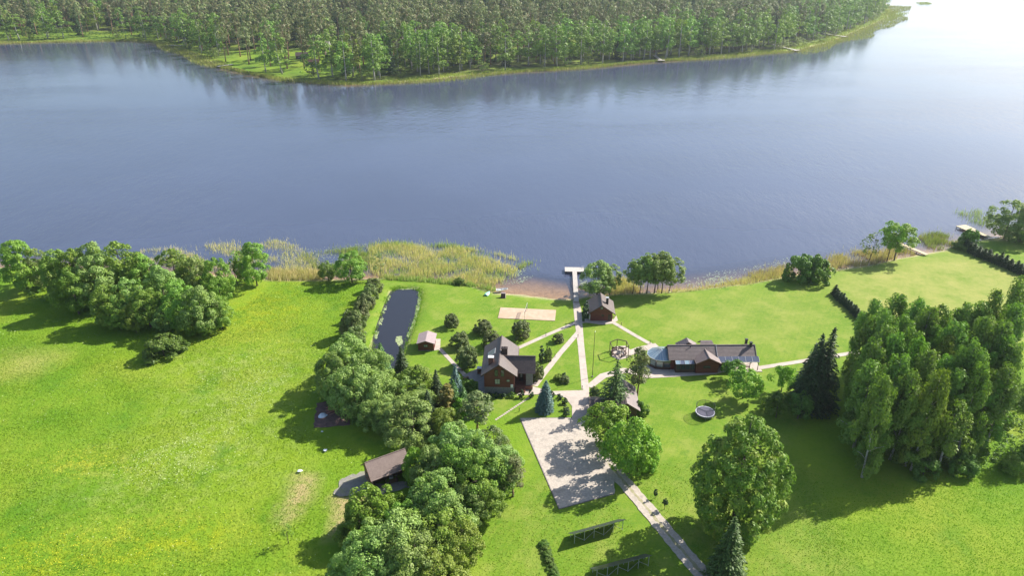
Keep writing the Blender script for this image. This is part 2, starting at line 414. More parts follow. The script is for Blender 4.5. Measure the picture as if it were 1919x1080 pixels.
c = mix(t, mth(t, 'MULTIPLY', ramp(t, noise(t, P, 1.6, 5, .75), .56, .72), .5), c, (.065, .150, .010))
sf = mth(t, 'MULTIPLY', A('soil'), ramp(t, mth(t, 'ADD', mid, small), .62, 1.05), True)
c = mix(t, sf, c, (.40, .30, .15))
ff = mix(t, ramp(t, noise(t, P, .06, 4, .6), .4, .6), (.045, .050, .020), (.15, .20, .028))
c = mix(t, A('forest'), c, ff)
c = mix(t, A('bed'), c, mix(t, ramp(t, small, .4, .65), (.50, .40, .28), (.38, .30, .205)))
bh = mth(t, 'ADD', mth(t, 'MULTIPLY', noise(t, P, 1.4, 4, .7), mth(t, 'SUBTRACT', 1.25, A('lawn'))), mth(t, 'MULTIPLY', noise(t, P, 5, 3, .7), .35))
bn = nd(t, 'ShaderNodeBump', {'Height': bh, 'Strength': .75, 'Distance': .30}).outputs[0]
out(t, nd(t, 'ShaderNodeBsdfPrincipled', {'Base Color': c, 'Roughness': .9, 'Specular IOR Level': .15, 'Normal': bn}).outputs[0])
M['ground'] = m
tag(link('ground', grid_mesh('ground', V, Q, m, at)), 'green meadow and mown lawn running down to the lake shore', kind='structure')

# ------------------------------------------------------------------ lake and pond water
def watermat(name, body, sky_rough, waves):
    m, t = mat_new(name); P = position(t)
    h = mth(t, 'ADD', noise(t, nd(t, 'ShaderNodeMapping', {'Vector': P, 'Rotation': (0, 0, .45), 'Scale': (1.0, .38, 1)}).outputs[0], .85, 3, .6, .4),
            mth(t, 'MULTIPLY', noise(t, nd(t, 'ShaderNodeMapping', {'Vector': P, 'Rotation': (0, 0, -.3), 'Scale': (1, .5, 1)}).outputs[0], .22, 3, .6), 1.6))
    calm = nd(t, 'ShaderNodeAttribute', attribute_name='calm').outputs['Fac']
    lane = ramp(t, noise(t, nd(t, 'ShaderNodeMapping', {'Vector': P, 'Rotation': (0, 0, .25), 'Scale': (.35, 1, 1)}).outputs[0], .016, 4, .6, .6), .36, .62)
    lane = mth(t, 'MULTIPLY', lane, mth(t, 'SUBTRACT', 1.0, calm))
    nb = nd(t, 'ShaderNodeBump', {'Height': h, 'Strength': mth(t, 'MULTIPLY', mth(t, 'ADD', mth(t, 'MULTIPLY', lane, 1.0), mth(t, 'SUBTRACT', .45, mth(t, 'MULTIPLY', calm, .33))), waves), 'Distance': .35}).outputs[0]
    dep = nd(t, 'ShaderNodeAttribute', attribute_name='depth').outputs['Fac']
    bodyc = mix(t, ramp(t, noise(t, P, .012, 3, .6), .35, .65), body, tuple(v * 1.18 for v in body))
    deep = nd(t, 'ShaderNodeBsdfDiffuse', {'Color': bodyc}).outputs[0]
    clear = nd(t, 'ShaderNodeBsdfTransparent', {'Color': (.82, .70, .56, 1)}).outputs[0]
    under = nd(t, 'ShaderNodeMixShader', {0: mth(t, 'POWER', ramp(t, dep, 0.0, 1.0), .72), 1: clear, 2: deep}).outputs[0]
    g1 = nd(t, 'ShaderNodeBsdfGlossy', {'Color': (1, 1, 1, 1), 'Roughness': sky_rough, 'Normal': nb}).outputs[0]
    g2 = nd(t, 'ShaderNodeBsdfGlossy', {'Color': (1, 1, 1, 1), 'Roughness': sky_rough * 2.7, 'Normal': nb}).outputs[0]
    gl = nd(t, 'ShaderNodeMixShader', {0: mth(t, 'ADD', mth(t, 'MULTIPLY', lane, .22), mth(t, 'SUBTRACT', .12, mth(t, 'MULTIPLY', calm, .11))), 1: g1, 2: g2}).outputs[0]
    fr = nd(t, 'ShaderNodeFresnel', {'IOR': 1.56}).outputs[0]
    fr = mth(t, 'MULTIPLY', fr, mth(t, 'SUBTRACT', 1.0, nd(t, 'ShaderNodeNewGeometry').outputs['Backfacing']))
    out(t, nd(t, 'ShaderNodeMixShader', {0: fr, 1: under, 2: gl}).outputs[0])
    return m
M['lake'] = watermat('lake_water', (.048, .058, .096), .09, .45)
M['pond'] = watermat('pond_water', (.017, .017, .022), .05, .06)
wet = gz < -.12
qm = wet[Q].any(1) & (fy[Q].max(1) > 150) & (sdist(fx, fy, pond)[Q].max(1) < -2)
LV = V.copy(); LV[:, 2] = WATER_Z
tag(link('lake_water', grid_mesh('lake_water', LV, Q[qm], M['lake'], {'depth': np.clip((WATER_Z - gz) / 1.5, 0, 1), 'calm': np.clip(1.35 - pdist(fx, fy, far_w, False) / 110, 0, 1) * np.clip((520 - fx) / 250, 0, 1)})), 'wide blue lake with fine wind ripples', kind='structure')
pb = MB(); px_ = [p[0] for p in pond]; py_ = [p[1] for p in pond]
qp = Q[(sdist(fx, fy, pond)[Q].max(1) > -1.5)]
PV = V.copy(); PV[:, 2] = -.42
tag(link('pond_water', grid_mesh('pond_water', PV, qp, M['pond'], {'depth': np.clip((sdist(fx, fy, pond) + .5) / 1.5, 0, 1)})), 'long dark garden pond with lily pads along its bank', kind='structure')

# ------------------------------------------------------------------ paths and paved areas (thin slabs proud of the grass)
_pz = [0.03]
def paved(name, polys, mat, label):
    mb = MB()
    for p in polys:
        a = sum(p[i][0] * p[(i + 1) % len(p)][1] - p[(i + 1) % len(p)][0] * p[i][1] for i in range(len(p)))
        _pz[0] += .004
        mb.prism(p if a > 0 else p[::-1], -.5, _pz[0])
    return tag(mb.build(name, mat), label, kind='structure')
def ragged(poly, amp, step=.7):
    r = random.Random(len(poly)); q = []
    for i, a in enumerate(poly):
        b = poly[(i + 1) % len(poly)]; n = max(1, int(math.hypot(b[0] - a[0], b[1] - a[1]) / step))
        q += [(a[0] + (b[0] - a[0]) * k / n + r.uniform(-amp, amp), a[1] + (b[1] - a[1]) * k / n + r.uniform(-amp, amp)) for k in range(n)]
    return q
def strip(px, w):
    p = [Vector(q) for q in GP(px)]; L, Rr = [], []
    for i, q in enumerate(p):
        d = (p[min(i + 1, len(p) - 1)] - p[max(i - 1, 0)]).normalized(); n = Vector((-d.y, d.x))
        ww = w[i] if isinstance(w, (list, tuple)) else w
        L.append(q + n * ww / 2); Rr.append(q - n * ww / 2)
    return [tuple(v) for v in L + Rr[::-1]]
paved('garden_path', [strip([(1079, 563), (1082, 580), (1084, 602), (1089, 650), (1093, 690), (1097, 730)], [1.6, 2.1, 2.0, 1.6, 1.6, 1.7])], M['paver'], 'straight pale path from the jetty to the forecourt')
paved('garden_path', [strip([(1082, 604), (1030, 626), (968, 654)], 1.15)], M['paver'], 'narrow pale path from the jetty path to the back of the main house')
paved('garden_path', [strip([(1084, 623), (1050, 662), (1020, 700), (1002, 724)], 1.35)], M['paver'], 'diagonal pale path from the jetty path to the house porch')
paved('garden_path', [strip([(1146, 603), (1190, 629), (1222, 647)], 1.2)], M['paver'], 'pale path from the lakeside cabin to the long guest house')
paved('garden_path', [strip([(1424, 690), (1500, 678), (1610, 660)], 1.35)], M['paver'], 'pale path from the veranda towards the birch grove')
paved('garden_path', [strip([(824, 654), (850, 682), (872, 704)], 1.0), GP([(868, 705), (876, 709), (902, 697), (900, 688)])], M['paver'], 'pale path from the small shed to the house patio')
paved('forecourt', [GP([(985, 722), (1002, 726), (1032, 734), (1092, 732), (1104, 722), (1104, 770), (1104, 797), (1072, 790), (1072, 762), (1060, 747), (1040, 740), (1003, 740), (968, 742), (978, 731)])], M['paver'], 'pale paved forecourt in front of the main house')
paved('garden_path', [strip([(1104, 726), (1130, 705), (1170, 695), (1205, 700)], [1.6, 2.0, 2.2, 2.4])], M['paver'], 'pale path from the forecourt to the guest house terrace')
paved('terrace', [GP([(1195, 690), (1222, 660), (1246, 664), (1262, 690), (1352, 699), (1340, 702), (1248, 708), (1205, 710)])], M['paver'], 'paved terrace along the guest house front')
paved('cabin_apron', [GP([(1097, 598), (1150, 599), (1155, 592), (1158, 601), (1148, 607), (1128, 609), (1098, 605), (1085, 607)])], M['paver'], 'pale paving round the lakeside cabin')
paved('shed_apron', [GP([(815, 636), (825.5, 636), (825, 656), (811, 658)])], M['paver'], 'pale slab beside the small shed')
paved('house_patio', [GP([(866, 705), (900, 690), (910, 700), (909, 744), (897, 744), (896, 716), (883, 713)])], M['asphalt'], 'grey stone patio left of the main house')
paved('firepit_pad', [GP([(1145, 657), (1152, 650), (1172, 649), (1182, 657), (1178, 671), (1160, 675), (1147, 669)]), strip([(1176, 664), (1200, 655), (1232, 648)], 2.2)], M['paver'], 'pale pad under the hexagonal pergola with its path')
paved('parking_lot', [ragged(GP([(975, 785), (1070, 784), (1104, 797), (1120, 846), (1150, 890), (1152, 926), (1048, 955)]), .09)], M['gravel'], 'pale gravel parking area')
paved('driveway', [ragged(smooth_poly(strip([(1098, 800), (1122, 842), (1152, 884), (1192, 930), (1234, 980), (1280, 1036), (1325, 1087), (1420, 1200)], 2.9), 1), .13)], M['gravel'], 'gravel driveway leaving the parking area past two little cypresses')
paved('driveway_verge', [ragged(smooth_poly(strip([(1140, 868), (1152, 884), (1192, 930), (1234, 980), (1280, 1036), (1325, 1087), (1420, 1200)], .55), 1), .14, .45)], M['verge'], 'worn grassy strip between the two wheel tracks of the driveway')
paved('barn_yard', [ragged(GP([(626, 930), (636, 903), (655, 893), (690, 884), (704, 910), (760, 905), (770, 915), (700, 930)]), .35)], M['yard'], 'gravel yard tinted shade-grey at the left end of the barn')  # gravel patch; the shade beside the barn is put into its grey
paved('soil_plot', [ragged(GP([(594, 756), (648, 749), (656, 797), (588, 803)]), .2)], M['plotsoil'], 'dark bare soil plot in the shade beside the willows')
paved('sand_court', [GP([(938, 577), (1042, 582), (1040, 602), (933, 597)])], M['sand'], 'pinkish sand volleyball court by the lake')
# edging stones along the parking area: real little blocks, too small to pick apart
rng = np.random.default_rng(5); mb = MB()
for a, b in (((975, 785), (1048, 955)), ((1048, 955), (1150, 927)), ((975, 785), (1068, 784))):
    a, b = Vector(G(*a)), Vector(G(*b)); n = int((b - a).length / .34)
    for i in range(n):
        p = a.lerp(b, (i + .5) / n); d = (b - a).normalized(); r = rng.uniform(.8, 1.15, 3)
        mb.bar((p.x - d.x * .15, p.y - d.y * .15, .04 + rng.uniform(-.01, .02)), (p.x + d.x * .15 * r[0], p.y + d.y * .15 * r[0], .04), .18 * r[1], .16 * r[2])
tag(mb.build('kerb_stones', M['kerb']), 'row of dark kerb stones edging the gravel parking area', kind='stuff')
sp = tag(link('stepping_stone_path', None), 'line of pale stepping stones across the front lawn', kind='structure')
p0, p1 = Vector(G(990, 747)), Vector(G(930, 787)); n = 19
for i in range(n):
    p = p0.lerp(p1, i / (n - 1)); mb = MB(); a0 = rng.uniform(0, 6)
    mb.prism([(.30 * math.cos(a0 + k * 2 * math.pi / 7) * rng.uniform(.8, 1.1), .27 * math.sin(a0 + k * 2 * math.pi / 7) * rng.uniform(.8, 1.1)) for k in range(7)], -.05, .05)
    o = mb.build('stepping_stone', M['paver'], sp); o.location = (p.x, p.y, 0)

# ------------------------------------------------------------------ grass, flowers, reeds, lily pads: nobody could count them
def blades(pts, z, h, w, rng, lean=.35):
    n = len(pts); h = h * rng.uniform(.65, 1.2, n); a = rng.uniform(0, 2 * np.pi, n); b = rng.uniform(0, 2 * np.pi, n); l = rng.uniform(0, lean, n) * h
    o = np.zeros((n, 3, 3)); ww = w * rng.uniform(.7, 1.3, n) / 2
    for k, s in ((0, -1), (1, 1)):
        o[:, k, 0] = pts[:, 0] + s * np.cos(a) * ww; o[:, k, 1] = pts[:, 1] + s * np.sin(a) * ww; o[:, k, 2] = z - .05
    o[:, 2, 0] = pts[:, 0] + np.cos(b) * l; o[:, 2, 1] = pts[:, 1] + np.sin(b) * l; o[:, 2, 2] = z + h
    return o
def flats(pts, z, r, rng, tilt=.25):
    n = len(pts); a = rng.uniform(0, 2 * np.pi, n); o = np.zeros((n, 4, 3)); rr = r * rng.uniform(.6, 1.25, n)
    tx, ty = rng.normal(0, tilt, n), rng.normal(0, tilt, n)
    for k in range(4):
        t_ = a + k * np.pi / 2; dx, dy = np.cos(t_) * rr, np.sin(t_) * rr
        o[:, k, 0] = pts[:, 0] + dx; o[:, k, 1] = pts[:, 1] + dy; o[:, k, 2] = z + dx * tx + dy * ty
    return o
M['tuft'] = leafmat('grass_blade', (.100, .220, .010), (.190, .305, .017), trans=.5, tcol=(1, 1, .4))
M['tuft2'] = leafmat('lawn_blade', (.12, .22, .012), (.21, .28, .025), trans=.35, tcol=(1, 1, .4))
M['reed'] = leafmat('reed_stem', (.38, .36, .14), (.68, .56, .30), (.62, .48, .28), trans=.3)
M['reedg'] = leafmat('green_reed', (.20, .28, .06), (.38, .44, .15), (.46, .42, .18), trans=.3)
M['reedfar'] = leafmat('far_reed', (.22, .29, .05), (.38, .42, .11), (.40, .36, .17), trans=.3)
M['lily'] = surf('lily_pad', (.20, .26, .09), (.36, .40, .20), 1.5, .35, spec=.7)
M['pale'] = surf('white_umbel', (.42, .46, .24), (.34, .40, .15), 2, .8)
M['pad'] = surf('floating_leaf', (.30, .33, .22), (.20, .25, .14), 2, .4)
M['buttercup'] = surf('yellow_petal', (.52, .45, .008), (.42, .42, .01), 2, .7)
rng = np.random.default_rng(11)
def clumpy(poly, n, rng, scale, thr):
    p = sample_in(poly, n * 3, rng)
    f = np.sin(p[:, 0] / scale + 2 * np.sin(p[:, 1] / scale * .7)) + np.sin(p[:, 1] / scale * 1.3 + 1.7 * np.sin(p[:, 0] / scale * .6 + 1)) + rng.normal(0, .5, len(p))
    return p[f > thr][:n]
meadow_w = GP([(-60, 560), (60, 570), (420, 600), (520, 530), (690, 530), (640, 640), (600, 740), (560, 800), (680, 850), (640, 1000), (560, 1120), (-60, 1120)])
field_w = GP([(1480, 870), (1560, 900), (1980, 870), (1980, 1120), (1560, 1120)])
def fuzz(p, s): return p + rng.normal(0, s, p.shape) * (rng.uniform(0, 1, (len(p), 1)) < .6)
def off(pts, poly): return pts[~pip(pts[:, 0], pts[:, 1], poly)]
g1 = np.concatenate([sample_in(meadow_w, 70000, rng), clumpy(meadow_w, 26000, rng, 4.0, .3)])
tag(link('meadow_grass', np_mesh('meadow_grass', blades(fuzz(g1, 1.5), 0, .20, .17, rng, .9), 3, M['tuft'])), 'tall uneven meadow grass left of the house', kind='stuff')
g2 = np.concatenate([sample_in(field_w, 15000, rng), clumpy(field_w, 5000, rng, 3.5, .3)])
tag(link('field_grass', np_mesh('field_grass', blades(fuzz(g2, 2.6), 0, .18, .16, rng, .9), 3, M['tuft'])), 'tall grass of the field below the birch grove', kind='stuff')
lawn_near = GP([(900, 990), (1000, 890), (1500, 850), (1600, 1110), (880, 1110)])
g3 = fuzz(sample_in(lawn_near, 18000, rng), 2.0)
pk = GP([(970, 780), (1070, 780), (1108, 797), (1120, 830), (1160, 875), (1200, 925), (1290, 1036), (1420, 1190), (1330, 1190), (1220, 1036), (1152, 940), (1048, 962)])
g3 = off(g3, pk)
tag(link('lawn_grass', np_mesh('lawn_grass', blades(g3, 0, .12, .22, rng), 3, M['tuft2'])), 'short lawn grass round the solar racks', kind='stuff')
fl = np.concatenate([sample_in(GP(fl_px[0]), 700, rng), clumpy(GP(fl_px[0]), 700, rng, 5.5, .5), sample_in(meadow_w, 900, rng)])
tag(link('white_wildflowers', np_mesh('white_wildflowers', flats(fl, .40, .09, rng), 4, M['pale'])), 'pale umbels scattered through the left meadow', kind='stuff')
fy_ = np.concatenate([np.array(G(*c)) + rng.normal(0, 1, (n_, 2)) * s_ for c, n_, s_ in (((480, 590), 600, (7, 9)), ((455, 555), 240, (4, 4)), ((120, 1045), 520, (8, 3.5)), ((300, 1010), 300, (9, 4)), ((160, 870), 420, (5, 2.5)), ((520, 640), 300, (5, 5)))])
fy_ = fy_[pip(fy_[:, 0], fy_[:, 1], meadow_w)]
tag(link('yellow_wildflowers', np_mesh('yellow_wildflowers', flats(fy_, .35, .075, rng), 4, M['buttercup'])), 'yellow buttercups in patches of the left meadow', kind='stuff')

def reeds(name, poly_px, n, h, w, mat, label, thr=None, scale=3.0):
    poly = GP(poly_px)
    p = clumpy(poly, n, rng, scale, thr) if thr is not None else sample_in(poly, n, rng)
    j = rng.uniform(0, 1, len(p)) < .30
    p[j] += rng.normal(0, 1.8, (j.sum(), 2))
    p = p[sdist(p[:, 0], p[:, 1], lake) > -2.2]
    z = np.maximum(terrain(p[:, 0], p[:, 1]), WATER_Z)
    tag(link(name, np_mesh(name, blades(p, z, h, w, rng, .22), 3, mat)), label, kind='stuff')
reeds('reed_bed', [(690, 462), (735, 456), (800, 462), (850, 462), (905, 468), (955, 480), (985, 492), (968, 508), (945, 524), (915, 537), (880, 532), (800, 526), (722, 522), (694, 510)], 10500, 1.5, .14, M['reed'], 'broad tan reed bed left of the jetty', -.5, 2.6)
reeds('green_reeds', [(690, 462), (735, 456), (850, 462), (955, 480), (985, 492), (945, 524), (880, 532), (800, 526), (722, 522), (694, 510)], 2600, 1.4, .14, M['reedg'], 'green stems mixed through the broad reed bed', -.1, 5.0)
reeds('green_reeds', [(640, 470), (700, 455), (760, 454), (850, 458), (960, 478), (1000, 492), (975, 505), (955, 480), (850, 464), (735, 460), (690, 470), (680, 500), (640, 500)], 2300, 1.4, .14, M['reedg'], 'green outer fringe of the reed bed', -.3)
reeds('green_reeds', [(722, 517), (800, 521), (880, 529), (930, 540), (925, 548), (890, 537), (800, 530), (722, 524)], 1700, 1.3, .2, M['reedg'], 'green bank growth between reed bed and lawn')
reeds('reed_bed', [(505, 505), (560, 507), (602, 508), (602, 524), (505, 524)], 2600, 1.8, .15, M['reed'], 'tan reed strip on the left shore')
reeds('sparse_reeds', [(260, 468), (350, 462), (440, 452), (520, 448), (560, 462), (600, 480), (600, 510), (500, 512), (440, 505), (350, 498), (260, 490)], 4200, 1.2, .12, M['reed'], 'sparse reeds standing in the water off the left grove', -.2)
reeds('sparse_reeds', [(560, 475), (690, 460), (700, 508), (600, 512)], 2600, 1.2, .12, M['reedg'], 'sparse reeds in open water left of the reed bed', -.1)
reeds('reed_bed', [(1155, 520), (1180, 525), (1200, 545), (1150, 552), (1140, 545)], 1100, 1.9, .15, M['reed'], 'tan reeds between the lakeside trees')
reeds('green_reeds', [(1230, 543), (1300, 541), (1380, 524), (1440, 510), (1480, 500), (1480, 516), (1400, 532), (1290, 546), (1230, 549)], 2000, 1.1, .14, M['reed'], 'thin reed fringe along the lawn right of the lakeside trees')
reeds('reed_bed', [(1400, 512), (1480, 494), (1482, 512), (1420, 526)], 900, 1.3, .14, M['reed'], 'tan reed tips left of the twin round shrubs')
reeds('reed_bed', [(1550, 482), (1610, 470), (1690, 462), (1718, 476), (1640, 494), (1552, 507)], 3000, 1.5, .14, M['reed'], 'tan reeds beneath the leaning shore trees', -.4, 2.2)
reeds('green_reeds', [(1715, 438), (1760, 436), (1800, 446), (1795, 458), (1765, 468), (1740, 462)], 1500, 1.5, .14, M['reedg'], 'green reed clump between the two right jetties', -.2, 2.0)
reeds('sparse_reeds', [(1790, 395), (1830, 392), (1862, 408), (1850, 428), (1815, 412)], 520, 1.5, .12, M['reedg'], 'sparse reed island beyond the right jetty', -.2, 2.0)
far_a = np.array(GP(smooth_poly(far_px[:-2], 2, False)))
seg = np.linalg.norm(np.diff(far_a, axis=0), axis=1); cum = np.concatenate([[0], np.cumsum(seg)])
def along(u):
    k = np.clip(np.searchsorted(cum, u) - 1, 0, len(seg) - 1); f = (u - cum[k]) / seg[k]
    p = far_a[k] + (far_a[k + 1] - far_a[k]) * f[:, None]; d = (far_a[k + 1] - far_a[k]) / seg[k][:, None]
    return p, np.stack([-d[:, 1], d[:, 0]], 1)      # normal points inland
u = rng.uniform(0, cum[-1], 34000); p, nn = along(u)
wid = 7 + 5 * np.sin(u * .021 + 1) + 4 * np.sin(u * .053) + np.where(u > cum[-1] * .62, 14 + 6 * np.sin(u * .03), 0)
o_ = rng.uniform(-1, .6, len(u)) * np.maximum(wid, 2.5)
p = p + nn * o_[:, None]
keep = np.sin(u * .11 + o_ * .3) + rng.normal(0, .8, len(u)) > -1.2
p = p[keep]
tag(link('far_shore_reeds', np_mesh('far_shore_reeds', blades(p, np.maximum(terrain(p[:, 0], p[:, 1]), WATER_Z), 1.9, .42, rng, .2), 3, M['reedfar'])), 'yellow green reed fringe along the far shore', kind='stuff')
for q, n, lb in (([(1655, 30), (1680, 22), (1702, 23), (1690, 29), (1660, 40)], 800, 'thin reed spit at the far end of the opposite shore'), ([(1716, 4), (1736, 3), (1748, 6), (1728, 8)], 400, 'distant reed islet in the bright water')):
    reeds('far_reeds', q, n, 1.6, .5, M['reedfar'], lb)
# lily pads
lp = [sample_in(GP([(783, 541), (791, 551), (787, 574), (779, 600), (775, 600), (781, 572), (785, 552)]), 260, rng), sample_in(GP([(738, 537), (770, 536), (786, 541), (770, 540), (742, 541)]), 140, rng),
      sample_in(GP([(775, 600), (779, 600), (766, 630), (762, 628)]), 130, rng), sample_in(GP([(744, 628), (752, 628), (754, 642), (747, 646), (741, 636)]), 150, rng), clumpy(GP([(728, 551), (732, 551), (704, 640), (697, 640)]), 120, rng, 1.5, .3)]
lp = np.concatenate(lp); lp = lp[sdist(lp[:, 0], lp[:, 1], pond) > -.3]
tag(link('pond_lily_pads', np_mesh('pond_lily_pads', flats(lp, -.40, .24, rng, .04), 4, M['lily'])), 'yellow green lily pads along the pond edge', kind='stuff')
lp = np.concatenate([sample_in(GP([(520, 470), (700, 452), (710, 500), (560, 512), (520, 510)]), 420, rng), clumpy(GP([(930, 515), (985, 500), (1000, 515), (975, 530), (940, 535)]), 170, rng, 2, .2),
     sample_in(GP([(1270, 530), (1330, 508), (1400, 500), (1480, 480), (1480, 500), (1380, 525), (1290, 542)]), 330, rng), sample_in(GP([(1290, 535), (1340, 515), (1385, 515), (1360, 532)]), 190, rng), clumpy(GP([(1085, 515), (1100, 515), (1105, 545), (1088, 552)]), 60, rng, 2, 0)])
tag(link('lake_lily_pads', np_mesh('lake_lily_pads', flats(lp, WATER_Z + .02, .20, rng, .08), 4, M['pad'])), 'pale floating leaves in the shallows of the near shore', kind='stuff')

pa = np.array(pond + pond[:1]); ii = rng.integers(0, len(pond), 2600); ff = rng.uniform(0, 1, (2600, 1))
pg = pa[ii] * (1 - ff) + pa[ii + 1] * ff + rng.normal(0, .45, (2600, 2)); pg = pg[np.sin(pg[:, 0] * .9) + np.sin(pg[:, 1] * .7) + rng.normal(0, .6, len(pg)) > -.4]
tag(link('pond_sedge', np_mesh('pond_sedge', blades(pg, np.maximum(terrain(pg[:, 0], pg[:, 1]), -.42), .55, .14, rng, .6), 3, M['tuft'])), 'ragged sedge along the pond bank', kind='stuff')

# ------------------------------------------------------------------ trees: leaf clouds on clumps, tapered trunks with limbs
def unit(v): return v / (np.linalg.norm(v, axis=-1, keepdims=True) + 1e-9)
def leaf_quads(c, nrm, size, rng, aspect=.62, axis=None, axis_w=0.0):
    n = len(c); r = rng.normal(size=(n, 3))
    if axis is not None: r = r * (1 - axis_w) + axis * axis_w * 2
    t1 = unit(r - nrm * np.sum(r * nrm, 1, keepdims=True)); t2 = np.cross(nrm, t1)
    s = (size * rng.uniform(.65, 1.3, n))[:, None]; a = t1 * s; b = t2 * s * aspect
    q = np.stack([c - a, c - a * .1 - b, c + a, c + a * .15 + b], 1)
    return q
def clump_leaves(cent, rad, outw, per, size, rng, up=.45, flat=.8, **kw):
    n = len(cent) * per; i = np.repeat(np.arange(len(cent)), per)
    d = unit(rng.normal(size=(n, 3)) + outw[i] * .75 + np.array([0, 0, up]))
    rr = rad[i] * rng.uniform(.45, 1.08, n) ** .5
    p = cent[i] + d * rr[:, None] * np.array([1, 1, flat])
    nr = unit(d * 1.0 + rng.normal(size=(n, 3)) * .42 + np.array([0, 0, .2]))
    return leaf_quads(p, nr, size, rng, **kw)
def crown_broad(seed, h=14.0, w=10.0, base=.12, shape='egg', nclump=110, per=80, size=.26, rc=.125, lop=.12):
    """crown between base*h and h; returns quads"""
    rng = np.random.default_rng(seed); ch = h * (1 - base)
    def prof(t):
        if shape == 'egg': return np.sin(np.pi * np.clip(t, 0, 1) ** .72) ** .62
        if shape == 'dome': return np.sqrt(np.clip(1 - np.clip((t - .25) / .75, -1.15, 1) ** 2, 0, 1)) * np.where(t < .25, .75 + t, 1)
        if shape == 'tall': return np.sin(np.pi * np.clip(t, 0, 1) ** .85) ** .5 * (1 - .25 * t)
        return np.ones_like(t)
    t = rng.uniform(.02, .97, nclump * 3); keep = rng.uniform(0, 1, len(t)) < prof(t); t = t[keep][:nclump]; n = len(t)
    a = rng.uniform(0, 2 * np.pi, n); r = prof(t) * (w / 2) * np.where(rng.uniform(0, 1, n) < .72, rng.uniform(.74, .97, n), rng.uniform(.15, .7, n))
    r = r * (1 + lop * np.sin(a * 2 + seed) + lop * np.sin(a * 3 + seed * 2.1))
    rad = w * rc * rng.uniform(.65, 1.3, n)
    c = np.stack([np.cos(a) * r, np.sin(a) * r, base * h + t * ch * .93], 1)
    c[:, 2] = np.minimum(c[:, 2], h - rad * .8)
    o = unit(np.stack([np.cos(a), np.sin(a), (t - .35) * 1.3], 1))
    return clump_leaves(c, rad, o, per, size, rng)
def crown_birch(seed, h=22.0, w=8.0, base=.05, nlobe=46, per=165, size=.23):
    rng = np.random.default_rng(seed); qs = []
    t = rng.uniform(0, 1, nlobe) ** .85; a = rng.uniform(0, 2 * np.pi, nlobe)
    pr = (np.sin(np.pi * np.clip(t * .86 + .12, 0, 1)) ** .6) * (1 - .25 * t) * rng.uniform(.75, 1.2, nlobe)
    r = pr * w / 2 * rng.uniform(.5, .92, nlobe); z = h * base + t * h * (1 - base) * .93
    for i in range(nlobe):
        n = per; ll = rng.uniform(1.3, 2.6) * h / 22; rr = rng.uniform(.7, 1.25) * w / 8
        k = rng.uniform(-1, .75, n); d = rng.normal(size=(n, 3)); d[:, 2] = 0; d = unit(d)
        env = np.sqrt(np.clip(1 - np.abs(k) ** 1.6, .02, 1)) * rr * rng.uniform(.5, 1.05, n)
        p = np.stack([np.cos(a[i]) * r[i] + d[:, 0] * env, np.sin(a[i]) * r[i] + d[:, 1] * env, z[i] + k * ll], 1)
        nr = unit(d + rng.normal(size=(n, 3)) * .42 + np.array([0, 0, .3]) + np.stack([np.cos(a[i]) * .5, np.sin(a[i]) * .5, .15])[None])
        qs.append(leaf_quads(p, nr, size * 1.15, rng, .55, np.array([0, 0, -1.0]), .5))
    q = np.concatenate(qs); top = q[..., 2].max(); q[..., 2] *= h / top
    return q
def crown_spruce(seed, h=15.0, w=7.0, base=.03, tiers=24, size=.30, dens=1.0, droop=.32, power=.9, rag=.18):
    rng = np.random.default_rng(seed); P, N, Ax = [], [], []
    for k in range(tiers):
        t = k / (tiers - 1); z = h * (base + (1 - base) * (t ** .92) * .97); L = (w / 2) * (1 - t) ** power + .18
        nb = max(5, int((7 + 15 * (1 - t)) * dens)); a0 = rng.uniform(0, 6.28)
        for b in range(nb):
            a = a0 + 2 * np.pi * b / nb + rng.normal(0, .12); l = L * rng.uniform(1 - rag * 1.6, 1 + rag * .6); ns = max(3, int(l / (size * .55)))
            u = np.linspace(.12, 1, ns); rise = .10 * l * np.sin(u * 2.4) - droop * l * u ** 1.6 + rng.normal(0, .05)
            side = rng.normal(0, .10, ns) * l * u * .6
            x = np.cos(a) * u * l - np.sin(a) * side; y = np.sin(a) * u * l + np.cos(a) * side
            P.append(np.stack([x, y, z + rise], 1)); n_ = np.stack([np.cos(a) * .35 + rng.normal(0, .3, ns), np.sin(a) * .35 + rng.normal(0, .3, ns), np.ones(ns)], 1)
            N.append(unit(n_)); Ax.append(np.tile([np.cos(a), np.sin(a), -.35], (ns, 1)))
    tip = 6; P.append(np.stack([rng.normal(0, .05, tip), rng.normal(0, .05, tip), h * np.linspace(.95, 1, tip)], 1)); N.append(unit(rng.normal(size=(tip, 3)))); Ax.append(np.tile([0, 0, 1.0], (tip, 1)))
    P, N, Ax = map(np.concatenate, (P, N, Ax))
    q = leaf_quads(P, N, size, rng, .42, Ax, .8)
    q2 = leaf_quads(P + rng.normal(0, size * .35, P.shape) - np.array([0, 0, size * .35]), unit(N * .4 + rng.normal(size=N.shape)), size * .9, rng, .42, Ax, .5)
    return np.concatenate([q, q2])
def crown_pine(seed, h=20.0, w=6.0, base=.45, nclump=26, per=46, size=.42, rc=.19, flat=.6):
    rng = np.random.default_rng(seed)
    t = rng.uniform(0, 1, nclump); a = rng.uniform(0, 6.28, nclump); pr = (1 - t ** 2.4) ** .6 * (.5 + .5 * np.clip(t * 4, 0, 1))
    r = pr * w / 2 * rng.uniform(.25, .95, nclump); c = np.stack([np.cos(a) * r, np.sin(a) * r, h * (base + (1 - base) * t * .95)], 1)
    rad = w * rc * rng.uniform(.7, 1.3, nclump)
    o = unit(np.stack([np.cos(a), np.sin(a), np.full(nclump, .6)], 1))
    return clump_leaves(c, rad, o, per, size, rng, .6, flat, aspect=.45)
